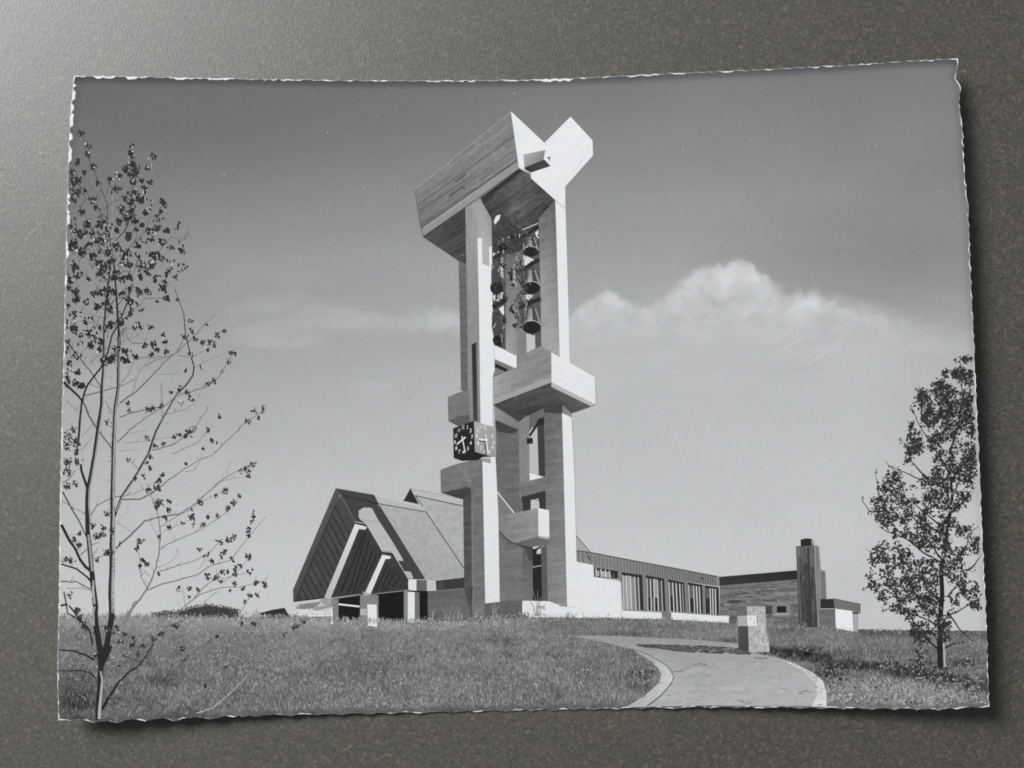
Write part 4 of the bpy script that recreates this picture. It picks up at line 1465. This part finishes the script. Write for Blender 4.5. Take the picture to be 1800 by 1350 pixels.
for k in range(90):
    x, y = U(120, 240), U(330, 640)
    a = -math.pi / 2 + random.gauss(.25, .6)
    l = U(14, 34)
    q = (x + l * .5 * math.cos(a), y + l * .5 * math.sin(a))
    e_ = (x + l * math.cos(a + .25), y + l * math.sin(a + .25))
    if inside(q, 5) and inside(e_, 5) and inside((x, y), 5) and (e_[0] < 262):
        lt.line([(x, y), q, e_], 1.2, U(52, 84), .6)
lo = lt.build(PRINT)
tk = Sheet('trunk', lo)
big = [("172,1266 173,1240 175,1215 176,1190 178,1172", 9.5, 9), ("178,1172 178,1155 174,1132 170,1108 167,1080 168,1066 163,1022 159,978 154,933 153,889 154,860", 11, 6.5),
       ("154,860 148,842 143,827 142,816", 5, 4), ("154,860 160,830 165.5,800 170,765 172,751 178,711 179,678 183,633 183,567 185.5,544 190,500 196,450", 6, 2.2),
       ("135,800 138,771 143,711 150,685 155,675 177,647 190,618 196.7,589 210,567 223,533 232,500", 4.0, 2.0), ("182,1150 188,1133 192,1110 196.5,1084 195,1044 197,1000", 10, 9.5),
       ("197,1000 197,955 198,911 198,867 199,800 201,744 203,711 208,678 208,633 209,589 206,540 203,500 199,455", 9.5, 2.4),
       ("201,907 214,873 234,844 248,820 261,798 274,758 290,729 312,691 328,676 339,660 341,644 334,620 326,589 323,551 312,522 307,507", 5.0, .9),
       ("176,1170 186,1150 192,1134", 12, 12), ("165,1155 172,1150 178,1165", 5, 9), ("134,969 141,984 150,996 160,1004", 4.4, 5.5), ("154,1015 160,1022 164,1034", 3.5, 5)]
for s_, w1, w2 in big:
    pts = [tuple(float(c) for c in q.split(',')) for q in s_.split()]
    tk.line(bend(pts, .35), w1, 44, w2, new=False)
# sunlit bark on the right of the stems
for s_, w1, w2, v in (("174.6,1264 175.6,1240 178,1215 179.6,1195 177,1180", 5.6, 2.6, 172), ("198.6,1078 197.6,1044 199,1000 199,955 199.6,911 199.6,867 200.2,800 202,744 204,711 209,678 209,633 210,592", 5.4, 1.2, 134), ("199.2,1070 198.3,1044 199.6,1000 199.6,955 200.2,911 200.2,867 201,800 203,744 205,711", 2.4, 1.0, 178),
                      ("160,930 156.5,889 157,862 163,830 168,800 173,765 181,711 181.5,678 184.5,633 184.5,567", 2.8, .9, 150), ("162.4,1004 159.5,975 155.5,940", 4.6, 3.8, 146),
                      ("166,1062 164.5,1040 164,1020", 4.0, 3.0, 158), ("204,900 216,872 236,844 250,820 263,797 276,758 292,728 313,691", 1.9, .8, 158), ("165,1100 164,1078 166,1066", 3.2, 4.0, 150),
                      ("162,1050 163,1030", 2.5, 2.5, 170)):
    tk.line(bend([tuple(float(c) for c in q.split(',')) for q in s_.split()], .3), w1, v, w2, new=False, mot=16)
for k in range(46):
    y = U(620, 1070)
    x = 198.5 + (y < 720) * 8
    tk.line([(x + U(-4, 0), y), (x + U(1, 4), y + U(-.8, .8))], U(.6, 1.4), U(70, 100), new=False)
for k in range(70):
    a = U(0, 6.28)
    p = (197 + random.gauss(0, 2), random.gauss(1083, 4) if R() < .6 else random.gauss(972, 3))
    tk.line([p, (p[0] + 9 * math.cos(a) * R(), p[1] + 7 * math.sin(a) * R())], .8, 50, .4, new=False)
for k in range(30):
    y = U(600, 1060)
    tk.line([(197, y), (191 + U(-2, 2), y - 3)], .7, 70, .4, new=False)
tk.build(PRINT)

C5 = "235,150,6 295,260,4 285,320,3 215,385,6 335,420,4 265,460,3 190,530,14 160,470,8 210,620,7 270,610,3 330,680,6 375,550,3 240,780,3 360,740,4 470,525,4 530,490,5 590,440,7 630,320,10 640,400,8 660,470,8 810,340,5 770,430,3 510,590,4 720,530,4 780,545,4 740,600,7 690,670,10 580,670,5 560,740,6 630,700,6 720,690,6 880,700,5 860,770,4 745,780,4 640,760,5 600,830,10 540,850,8 660,850,5 720,880,3 280,870,8 390,870,8 230,950,12 520,920,6 600,970,7 670,920,3 770,930,3 850,900,5 920,930,6 870,1010,9 400,1000,10 320,940,5 170,1040,16 300,1040,8 520,1050,7 690,1050,4 800,1000,3 950,1060,5 1030,1090,6 240,1090,10 330,1130,8 450,1100,6 590,1120,10 690,1140,5 790,1110,7 850,1110,5 185,1210,10 380,1190,10 400,1250,9 480,1160,5 620,1200,6 700,1200,8 800,1200,8 760,1250,6 500,1290,8 620,1290,8 700,1290,5 820,1310,5 900,1330,4 940,1240,3 980,1290,4 150,1320,8 640,540,2 640,260,2"
C6 = "140,30,6 190,60,5 200,130,5 130,170,5 185,230,7 120,290,4 180,360,8 230,400,4 270,300,3 280,140,5 330,70,4 350,90,6 400,70,8 450,60,10 370,180,7 430,140,8 470,200,7 500,60,6 560,60,5 620,40,5 620,130,9 700,60,8 770,60,6 880,30,7 910,110,4 840,130,2 710,200,4 620,240,6 540,300,14 470,320,7 390,340,4 300,400,5 310,490,8 380,520,5 660,340,5 720,340,2 780,335,4 590,530,6 540,500,4 570,590,8 430,610,14 480,590,8 610,600,3 670,575,4 740,480,5 810,470,5 890,400,3 905,450,4 910,530,4 840,515,2 790,550,2 1000,120,3 1100,290,4 1060,420,5 1120,380,5 1140,430,5 1100,550,5 1230,310,3 1200,460,5 1250,460,5 1290,480,4 1240,520,4 1320,410,5 1360,370,3 1420,540,5 1450,540,3 1400,610,4 1240,790,6 1290,760,4 1350,690,3 1060,680,3 1180,655,2 210,700,6 200,780,8 240,800,6 120,730,4 110,540,4 140,620,4 130,1200,12 180,1150,8 190,1250,12 120,1270,14 210,1320,10 440,1090,5 605,940,4 770,990,6 800,980,4 870,960,4 950,850,3 1020,830,4 1070,850,5 1100,890,4 1030,930,3 1120,920,2 620,995,2 1330,1050,3 760,1215,3 970,1200,3 1010,1190,4 1090,1160,8 1130,1140,4 1060,1200,4 820,1280,3 880,1265,3 1240,1160,4 1610,1000,6 1680,980,4 1550,1080,5 1640,1060,3 1270,1240,5 1310,1245,2 1200,1300,2"
C7 = "130,60,12 130,130,10 210,50,8 190,220,4 120,250,6 615,40,3 780,100,4 735,160,4 660,190,3 760,60,3 885,155,4 850,200,8 840,260,10 770,280,6 850,370,10 830,410,6 930,370,5 930,440,6 900,490,5 780,20,4 1060,70,2 1550,110,10 1600,80,6 1500,130,4 1560,160,4 1380,280,6 1300,320,3 1180,370,5 1490,320,3 1440,380,5 1400,420,4 1110,490,7 1110,430,4 1120,540,4 1040,540,3 1240,490,4 1320,480,4 1200,550,3 1600,480,6 1590,530,3 1560,590,5 1570,640,3 940,570,3 330,560,6 410,580,6 480,600,5 400,630,8 350,650,7 230,630,4 180,670,5 220,720,7 440,460,6 700,680,8 680,740,6 720,830,4 760,860,6 700,880,3 1170,750,4 1230,790,3 1340,690,6 1400,670,7 1440,650,4 1350,790,5 1380,760,4 1420,825,3 1270,840,6 1240,960,6 1310,970,6 1340,1000,4 1360,920,5 1400,920,3 1460,900,4 1500,880,3 1560,800,6 1450,950,4 1560,930,4 1620,1010,5 1690,1035,5 1520,1050,3 1455,1020,2 1410,1070,2 1580,1110,5 1630,1105,4 1530,1160,3 1010,1060,3 1090,1060,3 1160,1070,3 1095,1120,2 860,650,2 850,940,2 540,700,3 150,830,8 110,830,6 370,830,4 450,780,7 150,1110,6 205,1230,7 230,1290,7 260,1340,5"
C8 = "210,330,4 230,390,5 260,450,6 280,470,5 430,470,6 480,500,5 540,570,6 580,520,4 650,540,5 640,620,6 690,670,4 590,690,3 630,710,2 520,770,3 520,470,5 810,560,6 870,510,5 980,450,6 730,610,4 1040,630,6 1250,560,3 1310,545,3 1045,720,3 1210,930,4 1380,780,3 1600,430,4 1500,430,3 1930,460,4 2000,420,5 1850,520,3"
fo = Sheet('foliage', lo)
for tab, (ox, oy) in ((C5, A5), (C6, A6), (C7, A7), (C8, A8)):
    for w in tab.split():
        a, b, n = (float(c) for c in w.split(','))
        px, py = ox + a / 4.5, oy + b / 4.5
        near = 1.0 if px < 300 and py < 700 else .78
        sp = (2.2 + .36 * n) * (1.0 if near == 1 else .95)
        light = .1 if px < 330 else .16
        for k in range(int(n * 2.9 + 1)):
            p = (random.gauss(px, sp * .62), random.gauss(py, sp * .62))
            lv = U(168, 216) if R() < light else U(32, 54) if near == 1 else U(40, 76)
            fo.leaf(p, (U(2.0, 4.4) if lv < 120 else U(1.3, 2.7)) * near, lv, asp=U(.42, .74), rot=U(.4, 2.2))
CROWN = [(118, 300), (150, 380), (190, 340), (225, 270), (262, 320), (290, 350), (322, 420), (325, 480), (300, 530), (250, 560), (235, 610), (200, 640),
         (150, 640), (116, 690), (114, 400)]
for k in range(620):
    x, y = U(114, 326), U(290, 690)
    if not in_poly((x, y), CROWN) or mnoise.noise(Vector((x / 16.0, y / 16.0, 2.2))) < U(-.05, .3):
        continue
    for j in range(random.randint(3, 7)):
        p = (random.gauss(x, 3.6), random.gauss(y, 3.6))
        lv = U(160, 205) if R() < .12 else U(32, 54)
        fo.leaf(p, U(1.9, 4.1) if lv < 120 else U(1.3, 2.6), lv, asp=U(.42, .74), rot=U(.4, 2.2))
fo.build(PRINT)

# the smaller tree at the right edge
rt = Sheet('printed_young_tree', card)
BR = ["1656,990 1647,985 1620,969 1589,944 1573,927 1555,898 1540,884 1527,874", "1655,982 1640,960 1629,947 1625,929 1607,912 1589,898 1576,880", "1674,901 1690,885 1710,868 1722,860",
      "1667,1002 1682,980 1701,957 1702,940 1721,924", "1702,1003 1713,993 1725,975", "1652,1058 1635,1036 1617,1014 1590,1000 1560,985 1530,970", "1665,1050 1682,1030 1696,1011 1704,996",
      "1664,1082 1682,1076 1702,1064 1722,1050", "1648,1101 1635,1092 1605,1080 1580,1074 1558,1070", "1648,1140 1635,1129 1620,1117 1600,1112", "1656,1142 1670,1134 1693,1127",
      "1655,1060 1620,1050 1580,1030 1540,1028 1518,1035", "1670,835 1650,800 1630,770 1612,740 1602,712", "1668,860 1640,850 1610,840 1590,830 1566,822 1556,810", "1673,830 1690,815 1708,790 1718,770",
      "1677,775 1665,740 1650,710 1640,690", "1682,757 1690,720 1692,690 1685,650", "1682,757 1700,730 1706,700 1702,650", "1555,898 1545,870 1542,845 1538,830", "1640,850 1600,810 1590,780 1584,772",
      "1668,880 1664,850 1662,840", "1674,870 1684,850 1690,838", "1589,944 1560,935 1545,925", "1660,930 1630,905 1600,880 1570,862", "1665,1075 1690,1110 1712,1128", "1553,898 1530,900 1515,880", "1664,1000 1676,1010 1690,1016"]
for s_ in BR:
    pts = [tuple(float(c) for c in q.split(',')) for q in s_.split()]
    p = stroke(rt, pts, 3.4, 38, .9)
    for q in p[1::2]:
        if R() < .5:
            a = -math.pi / 2 + U(-1.2, 1.0)
            l = U(4, 11)
            e_ = (q[0] + l * math.cos(a), q[1] + l * math.sin(a))
            if inside(e_, 4):
                rt.line([q, e_], .8, 62, .5, new=False)
ro = rt.build(PRINT)
t2 = Sheet('trunk', ro)
t2.line(bend([(1653, 1173), (1652, 1137), (1652.5, 1093), (1656, 1047), (1654.5, 1000), (1657, 983), (1662, 952), (1666.6, 921), (1671, 898), (1674, 867), (1670, 836), (1669, 822), (1671, 791), (1677, 772), (1682, 757)], .3), 10.5, 38, 3)
t2.line([(1660.4, 1172), (1659.6, 1150), (1658.6, 1120), (1658.4, 1090)], 3.4, 176, 1.6)
t2.line([(1659, 1175), (1658, 1150)], 2.0, 120, 1.0)
t2.build(PRINT)
f2 = Sheet('foliage', ro)
LB = [(628, 1682), (640, 1666), (651, 1659), (674, 1653), (682, 1622), (690, 1616), (707, 1603), (729, 1604), (760, 1600), (775, 1592), (799, 1594), (815, 1588), (835, 1560), (850, 1552), (874, 1532), (898, 1532), (929, 1556),
      (944, 1566), (955, 1548), (968, 1528), (991, 1532), (1014, 1524), (1039, 1528), (1062, 1560), (1085, 1594), (1109, 1602), (1128, 1612)]
GAPS = [[(1583, 940), (1612, 960), (1648, 986), (1616, 984), (1595, 970), (1580, 948)], [(1676, 900), (1700, 882), (1724, 885), (1724, 922), (1676, 914)], [(1690, 990), (1706, 985), (1728, 978), (1728, 1040), (1700, 1014)],
        [(1668, 1084), (1700, 1070), (1730, 1072), (1732, 1130), (1668, 1130)], [(1668, 1030), (1680, 1020), (1690, 1034), (1676, 1050)], [(1668, 940), (1700, 940), (1696, 960), (1670, 970)], [(1600, 800), (1625, 795), (1640, 812), (1612, 826)],
        [(1556, 826), (1568, 812), (1590, 812), (1590, 822)], [(1676, 800), (1690, 790), (1688, 812), (1676, 826)], [(1605, 720), (1612, 712), (1622, 742), (1628, 764), (1614, 752)], [(1604, 1052), (1618, 1060), (1606, 1076), (1580, 1066)]]
cnt = 0
tries = 0
while cnt < 3400 and tries < 120000:
    tries += 1
    y = U(630, 1128)
    x = U(interp(LB, y), interp(RIG, y) - 5)
    if any(in_poly((x, y), g_) for g_ in GAPS):
        continue
    den = mnoise.noise(Vector((x / 17.0, y / 17.0, 5.5))) + .12
    if y > 1050:
        den -= .10
    if x > 1690 and y > 860:
        den -= .12
    if 950 < y < 1070 and x < 1640:
        den += .12
    if y < 1000 and x > 1610 and y > 690:
        den += .16
    if den < U(-.12, .28):
        continue
    cnt += 1
    for k in range(random.randint(2, 5)):
        p = (random.gauss(x, 3.1), random.gauss(y, 3.1))
        f2.leaf(p, U(1.5, 3.6), U(32, 66) if R() < .93 else U(110, 170), asp=U(.4, .7))
for px, py, n in ((1679, 633, 8), (1697, 636, 6), (1612, 684, 5), (1606, 712, 10), (1604, 722, 5), (1583, 776, 4), (1567, 818, 5), (1540, 829, 4), (1516, 878, 6), (1538, 878, 4), (1532, 900, 6), (1518, 1036, 4), (1524, 1012, 6), (1528, 1020, 6), (1552, 1072, 4), (1558, 1071, 3), (1610, 1148, 3), (1634, 1128, 9), (1626, 1120, 9), (1640, 1116, 8), (1668, 1126, 6), (1690, 1128, 6), (1604, 1112, 7), (1594, 1086, 8), (1680, 1072, 6), (1706, 1060, 9), (1718, 1050, 9), (1712, 1000, 6), (1652, 668, 3), (1646, 666, 2)):
    for k in range(n):
        f2.leaf((random.gauss(px, 2.6), random.gauss(py, 2.4)), U(1.4, 2.8), U(36, 64))
f2.build(PRINT)
dust.build(PRINT)

# ------------------------------------------------------------------ lighting
world = bpy.data.worlds.new('World')
scene.world = world
world.use_nodes = True
bg = world.node_tree.nodes['Background']
bg.inputs['Color'].default_value = (0.93, 0.96, 1.0, 1)
bg.inputs['Strength'].default_value = 0.16

L = bpy.data.lights.new('window_light', 'AREA')
L.shape = 'RECTANGLE'
L.size = 0.7
L.size_y = 0.8
L.energy = 50
L.color = (0.97, 0.985, 1.0)
lo_ = bpy.data.objects.new('window_light', L)
COL.objects.link(lo_)
lo_.location = (-1.02, 0.93, 1.12)
lo_.rotation_euler = (Vector((0, 0, 0)) - lo_.location).to_track_quat('-Z', 'Y').to_euler()

# -------------------------------------------------------------------- camera
cam = bpy.data.cameras.new('camera')
cam.sensor_width = 36.0
cam.lens = 36.0 * 2228.0 / 1800.0
cam.clip_start = 0.08
cam.clip_end = 20.0
co_ = bpy.data.objects.new('camera', cam)
COL.objects.link(co_)
co_.location = (1.37506e-3, -20.0603e-3, 209.1045e-3)
co_.rotation_euler = (9.71475e-2, 1.28668e-2, -1.45132e-2)
scene.camera = co_

scene.render.engine = 'CYCLES'
scene.cycles.use_denoising = False
scene.cycles.filter_width = 1.75
scene.view_settings.view_transform = 'Standard'
scene.view_settings.look = 'None'
scene.view_settings.exposure = 0.0
scene.view_settings.gamma = 1.0
scene.view_settings.use_curve_mapping = False
